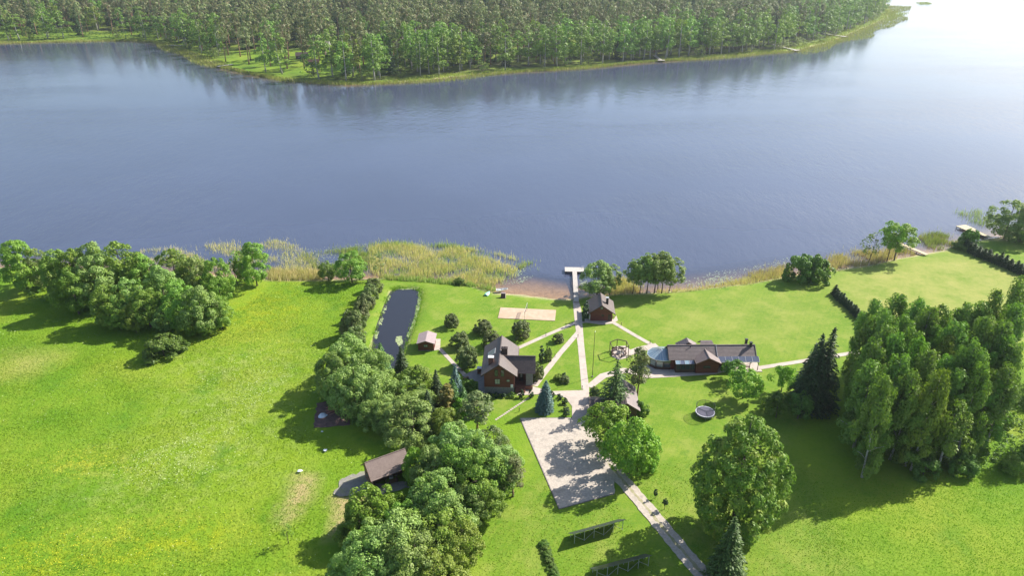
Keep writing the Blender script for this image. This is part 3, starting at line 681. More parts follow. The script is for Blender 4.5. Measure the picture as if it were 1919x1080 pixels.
def trunk_mesh(name, mat, h, r, limbs=5, base=.3, spread=3.0, seed=0, bend=.15, top=.92, rise=.45):
    rng = np.random.default_rng(seed); mb = MB(); k = 6
    bx, by = rng.normal(0, bend), rng.normal(0, bend)
    pts = [(bx * math.sin(i / k * 3) * .6, by * math.sin(i / k * 2.2), h * top * i / k - (.3 if i == 0 else 0)) for i in range(k + 1)]
    mb.tube(pts, [r * (1.35 if i == 0 else 1) * (1 - .86 * i / k) for i in range(k + 1)], 7)
    for j in range(limbs):
        u = base + (.85 - base) * j / max(1, limbs - 1); a = j * 2.4 + rng.uniform(-.3, .3); z = h * top * u; L = spread * (1.05 - u) * rng.uniform(.8, 1.2)
        q = Vector((bx * math.sin(u * 3) * .6, by * math.sin(u * 2.2), z)); e = Vector((math.cos(a) * L, math.sin(a) * L, L * rise))
        mb.tube([q, q + e * .55 + Vector((0, 0, .1 * L)), q + e], [r * (1 - .8 * u) * .5, r * (1 - .8 * u) * .3, .03], 5)
    return mb.mesh(name, mat, True)

SP = {}      # species -> list of (crown mesh, trunk mesh, height, width)
def spec(key, crowns, h, w, mat, trunk):
    SP[key] = [(np_mesh('crown_' + key, q, 4, mat), tr, h, w) for q, tr in zip(crowns, trunk)]
spec('alder', [crown_broad(s, 14, 9.5, .08, 'egg', 92, 130, .21, .122) for s in (1, 2, 3, 4)], 14, 9.5, M['alder'], [trunk_mesh('trunk_alder', M['bark'], 14, .24, 7, .2, 3.6, s) for s in (1, 2, 3, 4)])
spec('willow', [crown_broad(s, 11, 11, .06, 'dome', 115, 125, .20, .108, .16) for s in (11, 12, 13)], 11, 11, M['willow'], [trunk_mesh('trunk_willow', M['bark'], 11, .3, 8, .12, 5, s, .4) for s in (1, 2, 3)])
spec('birch', [crown_birch(s, 22, 8) for s in (21, 22, 23, 24)], 22, 8, M['birch'], [trunk_mesh('trunk_birch', M['birchbark'], 22, .22, 9, .2, 3.2, s, .3, .93, .9) for s in (1, 2, 3, 4)])
spec('spruce', [crown_spruce(s, 15, 7) for s in (31, 32)], 15, 7, M['spruce'], [trunk_mesh('trunk_spruce', M['bark'], 15, .25, 0, seed=s, bend=.02) for s in (1, 2)])
spec('spruce_loose', [crown_spruce(43, 13, 9, .10, 15, .30, .62, .40, .85, .38)], 13, 9, M['spruce_pale'], [trunk_mesh('trunk_spruce_loose', M['bark'], 13, .2, 0, bend=.05)])
spec('spruce_young', [crown_spruce(s, 8, 4.6, .02, 15, .27, 1.0, .2) for s in (35, 36)], 8, 4.6, M['spruce_pale'], [trunk_mesh('trunk_spruce_young', M['bark'], 8, .14, 0, seed=s, bend=.02) for s in (1, 2)])
spec('spruce_hedge', [crown_spruce(s, 3, 2.4, .0, 9, .24, .9, .15, .8) for s in (37, 38, 39)], 3, 2.4, M['spruce'], [trunk_mesh('trunk_spruce_hedge', M['bark'], 3, .07, 0, seed=s, bend=.02) for s in (1, 2, 3)])
spec('blue', [crown_spruce(41, 7.5, 4.8, .02, 17, .22, 1.5, .14, .72, .06)], 7.5, 4.8, M['blue'], [trunk_mesh('trunk_blue', M['bark'], 7.5, .13, 0, bend=.02)])
spec('pine', [crown_pine(s, 12, 6.2, .30, 40, 80, .24, .17) for s in (51, 52)], 12, 6.2, M['pine'], [trunk_mesh('trunk_pine', M['pinebark'], 12, .2, 8, .3, 3, s, .2) for s in (1, 2)])
spec('roundpine', [crown_broad(s, 3, 3.4, .0, 'dome', 95, 60, .12, .115, .1) for s in (55, 56, 57)], 3, 3.4, M['pine'], [trunk_mesh('trunk_roundpine', M['pinebark'], 3, .09, 5, .1, 1.4, s) for s in (1, 2, 3)])
spec('shrub', [crown_broad(s, 4, 5, .0, 'dome', 60, 74, .19, .15, .15) for s in (61, 62, 63)], 4, 5, M['shrub'], [trunk_mesh('stems_shrub', M['bark'], 4, .1, 8, .08, 2.2, s) for s in (1, 2, 3)])
spec('cone', [crown_broad(s, 1.6, 1.15, .0, 'tall', 26, 46, .085, .17, .05) for s in (71, 72)], 1.6, 1.15, M['thuja'], [trunk_mesh('trunk_cone', M['bark'], 1.6, .04, 0) for s in (1, 2)])
spec('column', [crown_broad(s, 4, 1.0, .05, 'tall', 46, 46, .11, .2, .05) for s in (75, 76)], 4, 1.0, M['thuja'], [trunk_mesh('trunk_column', M['bark'], 4, .06, 0) for s in (1, 2)])
spec('lollipop', [crown_broad(s, 2.6, .95, .32, 'egg', 26, 46, .09, .18, .05) for s in (77, 78)], 2.6, .95, M['thuja'], [trunk_mesh('trunk_lollipop', M['bark'], 2.6, .055, 0, bend=.02) for s in (1, 2)])
spec('linden', [crown_broad(81, 23, 17, .05, 'egg', 300, 120, .25, .074, .10)], 23, 17, M['linden'], [trunk_mesh('trunk_linden', M['bark'], 23, .55, 10, .15, 6.5, 4, .4)])
spec('chestnut', [crown_broad(s, 11, 9.5, .16, 'egg', 100, 62, .26, .12, .18) for s in (85, 86)], 11, 9.5, M['bright'], [trunk_mesh('trunk_chestnut', M['bark'], 11, .24, 7, .2, 3.6, s, .3) for s in (1, 2)])
spec('maple', [crown_broad(s, 9.5, 10.5, .06, 'dome', 95, 110, .23, .112, .2) for s in (87, 88)], 9.5, 10.5, M['bright'], [trunk_mesh('trunk_maple', M['bark'], 9.5, .26, 7, .15, 4, s, .3) for s in (1, 2)])
spec('apple', [crown_broad(s, 5.5, 6.5, .34, 'dome', 60, 62, .19, .13, .2) for s in (91, 92)], 5.5, 6.5, M['bright'], [trunk_mesh('trunk_apple', M['bark'], 5.2, .17, 7, .36, 2.9, s, .35, .8) for s in (1, 2)])
def grove_alder(seed):     # open crown on several bare stems
    return crown_broad(seed, 11, 6.5, .34, 'dome', 62, 64, .2, .14, .15)
spec('stemmy', [grove_alder(s) for s in (95, 96)], 11, 6.5, M['willow'], [trunk_mesh('trunk_stemmy', M['bark'], 11, .15, 7, .3, 2.6, s, .35) for s in (1, 2)])
spec('sparse', [crown_broad(s, 8, 4, .36, 'egg', 26, 22, .17, .16, .2) for s in (97,)], 8, 4, M['olive'], [trunk_mesh('trunk_sparse', M['bark'], 8, .10, 12, .25, 2.0, 3, .2)])
# forest across the lake: same recipe, fewer and larger leaves
spec('farpine', [crown_broad(s, 24, 6.8, .42, 'egg', 24, 38, .42, .21, .22) for s in range(101, 106)], 24, 6.8, M['farpine'], [trunk_mesh('trunk_farpine', M['pinebark'], 24, .34, 4, .4, 2.5, s, .2) for s in range(5)])
spec('farbirch', [crown_broad(s, 19, 8.2, .20, 'egg', 30, 36, .40, .165, .18) for s in range(111, 115)], 19, 7.2, M['birch'], [trunk_mesh('trunk_farbirch', M['birchbark'], 19, .28, 3, .3, 2.4, s, .3) for s in range(4)])
spec('faralder', [crown_broad(s, 13, 8, .06, 'egg', 24, 34, .42, .17) for s in range(121, 124)], 13, 8, M['farbirch'], [trunk_mesh('trunk_faralder', M['bark'], 13, .2, 3, .2, 2.4, s, .3) for s in range(3)])
spec('farspruce', [crown_spruce(s, 20, 6.5, .05, 12, .8, .55) for s in (131, 132)], 20, 6.5, M['spruce'], [trunk_mesh('trunk_farspruce', M['bark'], 20, .25, 0) for s in (1, 2)])

trng = random.Random(77)
NAMES = {'alder': 'alder_tree', 'willow': 'willow_tree', 'birch': 'birch_tree', 'spruce': 'spruce_tree', 'spruce_young': 'spruce_tree', 'spruce_loose': 'spruce_tree', 'spruce_hedge': 'small_spruce', 'blue': 'blue_spruce', 'pine': 'pine_tree',
    'roundpine': 'round_pine', 'shrub': 'shrub', 'cone': 'cone_shrub', 'column': 'columnar_conifer', 'lollipop': 'small_cypress', 'linden': 'linden_tree', 'chestnut': 'chestnut_tree', 'maple': 'maple_tree', 'apple': 'apple_tree',
    'stemmy': 'alder_tree', 'sparse': 'thin_tree', 'farpine': 'pine_tree', 'farbirch': 'birch_tree', 'faralder': 'alder_tree', 'farspruce': 'spruce_tree'}
CATS = {'shrub': 'shrub', 'cone': 'shrub', 'roundpine': 'shrub', 'column': 'conifer', 'lollipop': 'conifer', 'spruce_hedge': 'conifer'}
_cnt = {}
def plant(key, X, Y, h, w, label, group=None, leaf=None, z=None, rz=None, tilt=0):
    k = _cnt.get(key, trng.randrange(9)); _cnt[key] = k + 1
    cm, tm, h0, w0 = SP[key][k % len(SP[key])]
    z = float(terrain([X], [Y])[0]) if z is None else z
    o = thing(NAMES[key], label, CATS.get(key, 'tree'), (X, Y, z - .05), trng.uniform(0, 6.28) if rz is None else rz, group)
    o.rotation_euler[0] = trng.uniform(-.03, .03) + tilt; o.rotation_euler[1] = trng.uniform(-.03, .03)
    o.scale = (w / w0, w / w0 * trng.uniform(.94, 1.06), h / h0)
    c = link('crown', cm, o); link('foot' if tm is None else 'trunk' if CATS.get(key) != 'shrub' else 'stem', tm, o)
    if leaf:
        c.material_slots[0].link = 'OBJECT'; c.material_slots[0].material = M[leaf]
    return o
def top(key, tx, ty, h, w, label, group=None, leaf=None, **k):
    X, Y = G(tx, ty, h); return plant(key, X, Y, h, w, label, group, leaf, **k)
def foot(key, bx, by, ty, wpx, label, group=None, leaf=None, **k):
    X, Y = G(bx, by); h = height_between((bx, by), ty); sc = CAM_F / (Y * _c + CAM_H * _s)
    return plant(key, X, Y, h * 1.02, wpx / sc, label, group, leaf, **k)

# ------------------------------------------------------------------ planting: left lakeside grove
g = 'trees of the left lakeside grove'
for key, tx, ty, h, w, leaf, lb in [
    ('alder', 20, 446, 16, 11, None, 'broad leafy tree at the left edge of the picture by the lake'),
    ('alder', 62, 462, 13, 7, 'willow', 'thin pale tree beside the leftmost broad tree of the grove'),
    ('alder', 90, 460, 16, 9, None, 'dark domed tree second along the lake side of the left grove'),
    ('alder', 124, 460, 16, 9, None, 'tree in the grove\'s back row between the dark dome and the tall middle tree'),
    ('alder', 166, 449, 17, 10, 'willow', 'tall tree at the back of the left grove with its top over the water'),
    ('alder', 212, 449, 18, 13, None, 'biggest rounded crown of the left grove against the lake'),
    ('alder', 250, 470, 15, 9, None, 'tree on the right shoulder of the biggest lakeside crown'),
    ('alder', 164, 471, 17, 11, 'willow', 'pale egg-shaped tree standing forward in the left grove'),
    ('alder', 122, 500, 14, 9, None, 'shaded tree left of the pale egg-shaped tree in the grove'),
    ('alder', 316, 463, 15, 11, None, 'wide domed tree on the lake side right of the gap in the grove'),
    ('alder', 352, 470, 15, 9, 'willow', 'paler tree touching the right side of the wide domed lakeside tree'),
    ('alder', 398, 476, 15, 8, None, 'narrow tree at the right end of the grove\'s lakeside row'),
    ('alder', 292, 494, 15, 9, 'willow', 'pale tree in the middle of the grove below the wide domed tree'),
    ('alder', 228, 516, 14, 8, 'willow', 'lighter tree in the heart of the left grove'),
    ('alder', 262, 530, 13, 8, None, 'dark tree in the centre of the grove over the meadow'),
    ('alder', 325, 522, 14, 10, None, 'rounded tree on the grove\'s meadow side'),
    ('alder', 366, 532, 14, 9, 'willow', 'greyish tree near the grove\'s right meadow corner'),
    ('alder', 404, 552, 10, 7, None, 'low tree at the right tip of the grove above the yellow flowers'),
    ('alder', 188, 528, 13, 9, None, 'meadow-side tree below the pale egg-shaped tree'),
    ('alder', 212, 560, 9, 7, None, 'shaded lower tree on the grove\'s meadow edge'),
    ('alder', 241, 566, 9, 4.5, 'yellowgreen', 'slim bright yellow-green tree at the front of the left grove'),
    ('alder', 303, 574, 7, 6, 'willow', 'small pale tree at the meadow edge above the lone bush'),
    ('alder', 350, 575, 8, 7, None, 'low leafy tree on the front right of the grove'),
    ('alder', 385, 588, 6, 6, None, 'bushy growth at the right foot of the grove'),
]: top(key, tx, ty, h, w, lb, g, leaf)
foot('shrub', 308, 668, 632, 66, 'lone rounded bush in the meadow before the left grove', None)
foot('shrub', 336, 655, 632, 34, 'smaller bush just behind the lone meadow bush', None)
# near shore
foot('alder', 482, 536, 451, 52, 'tall oval tree on the left shore right of the grove', None)
foot('sparse', 445, 532, 470, 30, 'thin half-bare tree between the grove and the oval shore tree', None, 'alder')
foot('alder', 458, 528, 468, 26, 'slim dark tree close behind the oval shore tree', None)
foot('alder', 615, 524, 487, 32, 'little bushy tree before the sparse reeds', None, 'birch')
foot('alder', 660, 529, 469, 54, 'round dark tree at the left end of the reed bed', None)
foot('sparse', 711, 520, 474, 30, 'almost leafless tree at the edge of the reed bed', None)
foot('shrub', 862, 531, 520, 22, 'low bush at the foot of the reed bed', None)
foot('alder', 1119, 551, 486, 66, 'round leafy tree behind the lakeside cabin', None, 'willow')
foot('stemmy', 1142, 550, 494, 36, 'narrower tree at the right of the tree behind the cabin', None)
g = 'trees of the clump right of the lakeside cabin'
for bx, ty, w, lb in ((1186, 484, 34, 'leftmost slim tree of the shore clump'), (1199, 480, 40, 'second tree from the left in the shore clump'), (1212, 474, 46, 'tree left of centre in the shore clump'),
                      (1226, 470, 50, 'tallest tree in the middle of the shore clump'), (1240, 472, 48, 'tree right of the tallest in the shore clump'), (1254, 482, 44, 'outer right tree of the shore clump'), (1233, 480, 40, 'rear tree showing between the middle stems of the shore clump')):
    foot('stemmy', bx, 548 - (bx == 1233) * 6, ty, w, lb, g)
foot('shrub', 1497, 526, 478, 52, 'dark dense round shrub, left of the twin shore shrubs', 'twin shore shrubs')
foot('shrub', 1527, 525, 479, 52, 'dark dense round shrub, right of the twin shore shrubs', 'twin shore shrubs')
foot('sparse', 1627, 492, 434, 36, 'thin sparse tree left of the leaning shore trees')
foot('stemmy', 1662, 489, 412, 42, 'leafy bright tree beside the leaning forked tree at the right shore', None, 'bright')
foot('stemmy', 1676, 487, 415, 56, 'leaning forked tree with dark stems on the right shore', None, 'yellowgreen', tilt=.05)
foot('alder', 1882, 446, 372, 66, 'large round willow at the right shore by the jetty', None, 'willow')
foot('alder', 1925, 450, 362, 60, 'willow cut by the right edge of the picture', None, 'willow')
foot('shrub', 1912, 452, 425, 40, 'low bush under the right-edge willow', None, 'willow')
foot('shrub', 1814, 464, 430, 30, 'pointed bush at the lake end of the right hedge', None)
foot('shrub', 1800, 467, 450, 26, 'small dark bush at the hedge corner by the jetty', None)
# rows of small spruces
g = 'small spruces in the row dividing the two lawns'
a, b = Vector(G(1563, 552)), Vector(G(1616, 603))
for i in range(13):
    p = a.lerp(b, i / 12); plant('spruce_hedge', p.x + trng.uniform(-.2, .2), p.y, trng.uniform(2.3, 3.1), 2.3, 'small dark spruce in the short row between the lawn and the dry field', g)
g = 'small spruces in the row at the right edge'
a, b = Vector(G(1806, 468)), Vector(G(1990, 545))
for i in range(19):
    p = a.lerp(b, i / 18); plant('spruce_hedge', p.x + trng.uniform(-.3, .3), p.y + trng.uniform(-.3, .3), trng.uniform(3.0, 4.2), 3.4, 'small dark spruce in the long row beyond the dry field', g)
# shrubs along the pond's left bank
for bx, by, ty, w, lb, lf in ((702, 546, 522, 28, 'tan-tipped bush at the lake end of the pond hedge', 'olive'), (695, 562, 534, 28, 'second bush from the lake in the pond hedge', 'olive'), (686, 580, 548, 32, 'third bush from the lake in the pond hedge', 'pine'),
                          (678, 598, 564, 32, 'bush in the middle of the pond hedge', 'pine'), (663, 632, 582, 38, 'largest pine-like bush of the pond hedge', 'pine'), (672, 614, 584, 28, 'bush squeezed behind the largest of the pond hedge', 'olive'), (668, 644, 612, 30, 'last bush of the pond hedge above the willows', 'olive')):
    foot('shrub', bx, by, ty, w, lb, 'bushes along the left bank of the pond', lf)
# round garden pines
g = 'rounded pines on the lawn behind the house'
for bx, by, ty, w, lb in ((847, 613, 589, 27, 'round pine nearest the pond, above the small shed'), (905, 625, 600, 32, 'round pine second along the upper row on the lawn'), (976, 633, 601, 34, 'large round pine by the back path of the main house'),
                          (862, 651, 623, 34, 'round pine right of the small shed'), (922, 652, 621, 36, 'round pine peeking from behind the main house roof'), (877, 686, 650, 38, 'tall rounded pine beside the left patio path'), (1046, 641, 625, 20, 'smallest round pine between the two diagonal paths')):
    foot('roundpine', bx, by, ty, w, lb, g)
foot('roundpine', 1027, 676, 650, 15, 'slim brownish pine right of the dark column by the house', None, 'olive')
foot('column', 1015, 681, 646, 9, 'dark pencil-thin conifer on the lawn right of the house')
foot('roundpine', 1007, 709, 682, 26, 'dark spreading pine against the stone porch wall')
foot('blue', 1020, 770, 714, 37, 'blue spruce standing on the lawn before the forecourt')
g = 'clipped dark cones along the forecourt'
for bx, by, ty, w, lb in ((977, 745, 731, 11, 'clipped cone left of the head of the stepping stones'), (995, 745, 730, 11, 'clipped cone right of the head of the stepping stones'), (1034, 744, 732, 10, 'clipped cone half hidden behind the blue spruce'), (1049, 748, 738, 11, 'clipped cone first on the forecourt curve'),
                          (1058, 757, 746, 11, 'clipped cone second on the forecourt curve'), (1060, 769, 759, 11, 'clipped cone third on the forecourt curve'), (1062, 780, 766, 12, 'clipped cone last on the curve by the parking area'),
                          (905, 745, 736, 10, 'clipped cone at the left corner of the house front'), (917, 745, 735, 11, 'dark clipped cone second along the house front'), (931, 745, 735, 11, 'dark clipped cone under the house window'), (944, 745, 737, 10, 'dark clipped cone fourth along the house front'), (959, 745, 735, 11, 'clipped cone in sunlit leaf colour at the right corner of the house front')):
    foot('cone', bx, by, ty, w, lb, g, 'shrub' if bx == 959 else None)  # lit look of the corner cone is put into a lighter leaf colour
foot('roundpine', 1058, 717, 705, 19, 'low dark pine of the island bed on the lawn')
foot('cone', 1057, 709, 698, 10, 'dark little cone in the island bed on the lawn')
foot('shrub', 1046, 712, 702, 17, 'golden yellow low bush in the island bed', None, 'yellowgreen')
foot('column', 1094, 604, 566, 8, 'dark columnar conifer at the left wall of the lakeside cabin')
foot('column', 1100, 598, 563, 8, 'second dark columnar conifer behind the first by the cabin')
foot('lollipop', 1227.8, 934.5, 914, 7.5, 'upper of two little dark cypresses by the driveway')
foot('lollipop', 1245.2, 955.5, 934, 9.5, 'lower of two little dark cypresses by the driveway')
foot('sparse', 541, 1019, 982, 24, 'young staked tree alone in the meadow at lower left', None, 'alder')
foot('shrub', 882, 735, 712, 24, 'dark bush in the house shade beside the patio')

# ------------------------------------------------------------------ thicket left of the house
for key, tx, ty, h, w, leaf, lb in [
    ('willow', 648, 634, 12, 11, None, 'big grey-green willow at the top of the thicket near the pond'),
    ('willow', 618, 660, 11, 8, None, 'outermost willow on the meadow side of the thicket'),
    ('willow', 694, 655, 12, 9, None, 'willow beside the foot of the pond'),
    ('willow', 661, 688, 12, 10, None, 'wide willow in the middle of the thicket'),
    ('willow', 705, 700, 11, 9.5, None, 'willow in front of the two little pond spruces'),
    ('willow', 700, 734, 9, 8, None, 'willow overhanging the dark soil plot'),
    ('willow', 634, 698, 9, 7, None, 'lower willow on the meadow edge of the thicket'),
    ('alder', 722, 742, 8, 7, 'willow', 'low tree between the soil plot willow and the dark-hearted tree'),
    ('alder', 777, 684, 10, 8.5, 'alder', 'dark-hearted leafy tree left of the conifers'),
    ('alder', 762, 705, 9, 7, 'willow', 'grey-green tree beside the dark-hearted tree'),
    ('willow', 768, 747, 9, 13, None, 'wide low willow in front of the conifers'),
    ('spruce_young', 711, 639, 7.5, 4.6, None, 'young spruce standing against the pond water'),
    ('spruce_young', 749, 649, 8.5, 4.4, 'spruce', 'dark spruce at the foot of the pond'),
    ('spruce', 818, 692, 10, 5, None, 'dark spruce behind the golden conifer'),
    ('spruce_young', 851, 685, 8, 4.0, 'blue', 'bluish spruce by the patio path'),
    ('spruce_young', 849, 711, 8, 4.4, None, 'bright green spruce in front of the bluish one'),
    ('spruce_young', 866, 724, 7, 4.2, None, 'green spruce beside the bright green one near the patio'),
    ('column', 833, 716, 9, 3.4, 'gold', 'golden-leaved column tree among the conifers'),
    ('shrub', 866, 748, 5, 4.5, 'bright', 'bright green bush below the conifers'),
    ('alder', 834, 762, 8, 6, 'yellowgreen', 'yellow-green tree in the dark gap below the golden column'),
    ('pine', 893, 739, 9, 7.5, None, 'bushy pine at the end of the stepping stones'),
    ('alder', 852, 792, 10, 7, 'willow', 'tree in the shade between the bushy pine and the big clump'),
    ('spruce', 800, 730, 9, 5, None, 'shaded spruce behind the wide low willow'),
]: top(key, tx, ty, h, w, lb, 'trees of the thicket by the house' if key in ('willow', 'alder') else None, leaf)
# ------------------------------------------------------------------ big clump by the barn
g = 'trees of the big clump above the bottom edge'
for key, tx, ty, h, w, leaf, lb in [
    ('alder', 842, 797, 13, 8.5, 'willow', 'topmost grey-green tree of the clump right of the barn'),
    ('alder', 884, 802, 13, 8, 'willow', 'tree at the top right of the clump right of the barn'),
    ('alder', 922, 795, 11, 7, 'olive', 'olive-toned tree at the clump\'s corner towards the parking area'),
    ('alder', 816, 832, 12, 7.5, 'willow', 'pale tree over the barn\'s right end'),
    ('alder', 852, 836, 13, 9, 'alder', 'full green tree in the middle of the clump'),
    ('alder', 893, 846, 13, 9, 'alder', 'rounded green tree on the clump\'s right half'),
    ('alder', 926, 822, 12, 8, 'willow', 'greyish tree above the slender pine of the clump'),
    ('maple', 776, 842, 8, 5, None, 'narrow bright green tree touching the barn\'s right end'),
    ('willow', 816, 890, 12, 10, None, 'big willow hiding the barn\'s corner'),
    ('willow', 826, 918, 10, 9, None, 'lower part willow of the clump below the big willow'),
    ('alder', 872, 905, 9, 6.5, 'willow', 'small pale tree in the dark hollow of the clump'),
    ('alder', 908, 900, 9, 6, 'alder', 'dark tree beside the slender pine of the clump'),
    ('pine', 962, 858, 9, 6, 'olive', 'slender brownish pine on the lawn side of the clump'),
    ('alder', 828, 960, 11, 8.5, 'yellowgreen', 'yellow-green tree at the clump\'s bottom right'),
    ('alder', 858, 975, 10, 7, 'yellowgreen', 'rounded yellow-green tree touching the lawn at the bottom'),
    ('maple', 697, 916, 9.5, 9.5, None, 'bright green maple in front of the barn'),
    ('maple', 754, 944, 9, 8, 'alder', 'darker maple right of the bright one'),
    ('maple', 668, 950, 7, 7, 'alder', 'dark foliage at the left foot of the bright maple'),
    ('willow', 735, 968, 12, 12, None, 'broad grey-green willow at the bottom edge, top of its group'),
    ('willow', 690, 1000, 11, 10, None, 'grey-green willow at the bottom left of its group'),
    ('willow', 772, 1008, 11, 10, None, 'grey-green willow at the bottom centre'),
    ('willow', 668, 1035, 9, 8, None, 'lowest left willow cut by the bottom edge'),
    ('willow', 728, 1046, 9, 9, None, 'lowest middle willow cut by the bottom edge'),
    ('alder', 820, 1040, 9, 8, 'yellowgreen', 'yellow-green tree cut by the bottom edge'),
]: top(key, tx, ty, h, w, lb, g if key != 'pine' else None, leaf)
# ------------------------------------------------------------------ right half
foot('chestnut', 1140, 840, 756, 84, 'bright leafy tree nearest the hidden outbuilding by the parking area')
foot('chestnut', 1178, 893, 784, 84, 'bright leafy tree overhanging the driveway')
foot('maple', 1212, 872, 812, 54, 'right-hand lobe tree leaning on the driveway tree', None)
foot('linden', 1372, 1000, 776, 172, 'huge linden with yellowish blossom above the driveway')
top('spruce', 1379, 970, 14, 7.2, 'dark spruce in front of the linden at the bottom edge', None, 'spruce_pale')
top('spruce', 1564, 616, 20, 8.5, 'taller dark spruce left of the birch grove')
top('spruce', 1546, 628, 18.5, 9, 'dark spruce leaning on the taller one left of the birch grove')
top('spruce', 1530, 645, 15, 8, 'third and lowest dark spruce left of the birch grove')
foot('apple', 1392, 747, 696, 66, 'spreading apple tree with bent stem on the lawn')
foot('apple', 1372, 712, 678, 42, 'dense green tree against the veranda roof', None, 'shrub')
foot('apple', 1464, 735, 688, 44, 'small bright tree on the lawn right of the apple tree')
foot('apple', 1494, 785, 742, 52, 'shaded fruit tree by the dark spruces', None, 'shrub')
foot('apple', 1454, 783, 738, 46, 'shaded fruit tree with pale trunk left of the other', None, 'shrub')
foot('shrub', 1438, 768, 744, 28, 'yellow-green bush at the edge of the spruce shade', None, 'yellowgreen')
top('spruce_loose', 1158, 673, 13, 10, 'tall loose spruce before the fire pit pergola')
foot('pine', 1194, 742, 655, 54, 'scots pine leaning over the terrace right of the loose spruce', None, 'olive')
foot('shrub', 1199, 776, 752, 26, 'round dark bush at the gable of the hidden outbuilding')
foot('roundpine', 1114, 748, 724, 20, 'yellowish bush in the courtyard of the hidden outbuilding', None, 'olive')
# birch grove
g = 'birches of the right-hand grove'
bt = [(1642, 558, 'back-row birch at the left end of the grove'), (1688, 550, 'tall back-row birch second from the left'), (1726, 557, 'back-row birch third from the left'), (1769, 566, 'back-row birch in the middle of the grove'),
      (1818, 562, 'back-row birch fourth from the right edge'), (1873, 541, 'tallest pointed birch breaking the back skyline of the grove'), (1912, 566, 'back-row birch at the right picture edge'),
      (1638, 588, 'dark birch on the left flank of the grove, uppermost'), (1660, 602, 'birch just inside the left flank of the grove'), (1672, 600, 'second-row birch left of the middle'), (1704, 592, 'second-row birch with a pale rounded top'), (1748, 584, 'pale second-row birch in the middle of the grove'),
      (1802, 594, 'second-row birch right of the middle'), (1842, 590, 'second-row birch by the tall pointed one'), (1884, 600, 'second-row birch near the right edge'),
      (1644, 634, 'left-flank birch over the path end'), (1660, 640, 'third-row birch near the left flank'), (1700, 626, 'third-row birch with bright green leaves'), (1736, 634, 'bright third-row birch in the middle'), (1782, 630, 'golden-tinted birch in the third row of the grove'), (1830, 634, 'third-row birch right of the golden one'), (1868, 640, 'third-row birch towards the right edge'), (1908, 640, 'third-row birch cut by the right edge'),
      (1642, 676, 'big front-left birch of the grove beside the spruces'), (1668, 700, 'front-row birch second from the spruces'), (1716, 694, 'tall front birch with drooping lit branches'), (1766, 690, 'front birch whose golden branches catch the sun'), (1806, 690, 'front birch right of the golden-branched one'), (1852, 678, 'front birch deep in shade right of centre'), (1898, 684, 'front birch at the right edge of the grove'),
      (1690, 660, 'birch between third and front row, left'), (1750, 655, 'birch between third and front row, middle'), (1820, 660, 'birch between third and front row, right'), (1872, 705, 'shaded front birch low at the right'), (1662, 738, 'lowest birch at the grove\'s left front'), (1735, 745, 'lower birch under the golden branches'), (1800, 750, 'lowest shaded birch in the middle front'),
      (1664, 574, 'slim birch between the first two back-row birches'), (1748, 574, 'slim birch behind the middle of the grove'), (1795, 578, 'slim birch in the back right of the middle'), (1846, 566, 'slim birch left of the tall pointed one'), (1680, 622, 'thin birch in a gap left of the bright one'), (1720, 606, 'thin birch above the bright one'), (1762, 612, 'thin birch above the golden-tinted one'), (1806, 618, 'thin birch right of the golden-tinted one'), (1850, 616, 'thin birch between second and third row at right'), (1892, 622, 'thin birch by the right edge between the rows'), (1700, 668, 'thin birch behind the tall front one'), (1784, 664, 'thin birch behind the golden branches'), (1846, 650, 'thin birch in the shaded right half'), (1744, 712, 'thin birch between the two sunlit front ones'), (1830, 715, 'thin shaded birch low at the right front'), (1686, 726, 'thin birch low at the left front'), (1780, 722, 'thin birch right of the golden branches')]
for i, (tx, ty, lb) in enumerate(bt):
    top('alder' if i in (3, 17, 21) else 'birch', tx, ty, 14.5 if i > 36 and ty > 700 else (22 + trng.uniform(-3, 2)) if i < 33 or i > 36 else 16, trng.uniform(7.2, 9.4), lb, g, 'bright' if i in (17, 18) else 'yellowgreen' if i in (19, 26) else 'alder' if i in (7, 15, 28, 33, 36) else None)
for bx, by, ty, w, lb in ((1600, 800, 770, 34, 'dark undergrowth bush at the grove\'s left foot'), (1730, 890, 856, 50, 'dark undergrowth bush at the front foot of the grove'), (1800, 885, 850, 46, 'dark undergrowth bush right of the front foot'), (1900, 885, 860, 40, 'sunlit bush at the grove\'s right foot')):
    foot('shrub', bx, by, ty, w, lb, None, 'yellowgreen' if bx == 1900 else None)  # sunlight on the right-hand bush is put into its leaf colour
g = 'birches of the right-hand grove'
for X, Y in ((118, 150), (126, 140), (112, 118), (122, 124), (130, 130)):      # the grove goes on past the frame
    plant('birch', X, Y, 22, 8.5, 'birch of the grove beyond the right picture edge', 'birches past the frame')
# hedge left of the solar racks
g = 'low bushes of the hedge left of the solar racks'
a, b = Vector(G(1018, 1022)), Vector(G(1046, 1100))
for i in range(8):
    p = a.lerp(b, i / 7); plant('shrub', p.x + trng.uniform(-.1, .1), p.y, .85, 1.6, 'low dark bush in the short hedge left of the solar racks', g)

# ------------------------------------------------------------------ forest across the lake
frng = np.random.default_rng(404)
def inland(u, d):
    p, nn = along(np.array([u])); return (p[0] + nn[0] * d)
def px_of(X, Y, Z=0.0):
    dep = Y * _c + (CAM_H - Z) * _s
    return 959.5 + CAM_F * X / dep, row_of(X, Y, Z)
gl_poly = GP([(395, 122), (425, 92), (480, 90), (520, 92), (600, 88), (690, 80), (735, 95), (690, 120), (650, 140), (600, 143), (500, 134)])
lake_a = lake
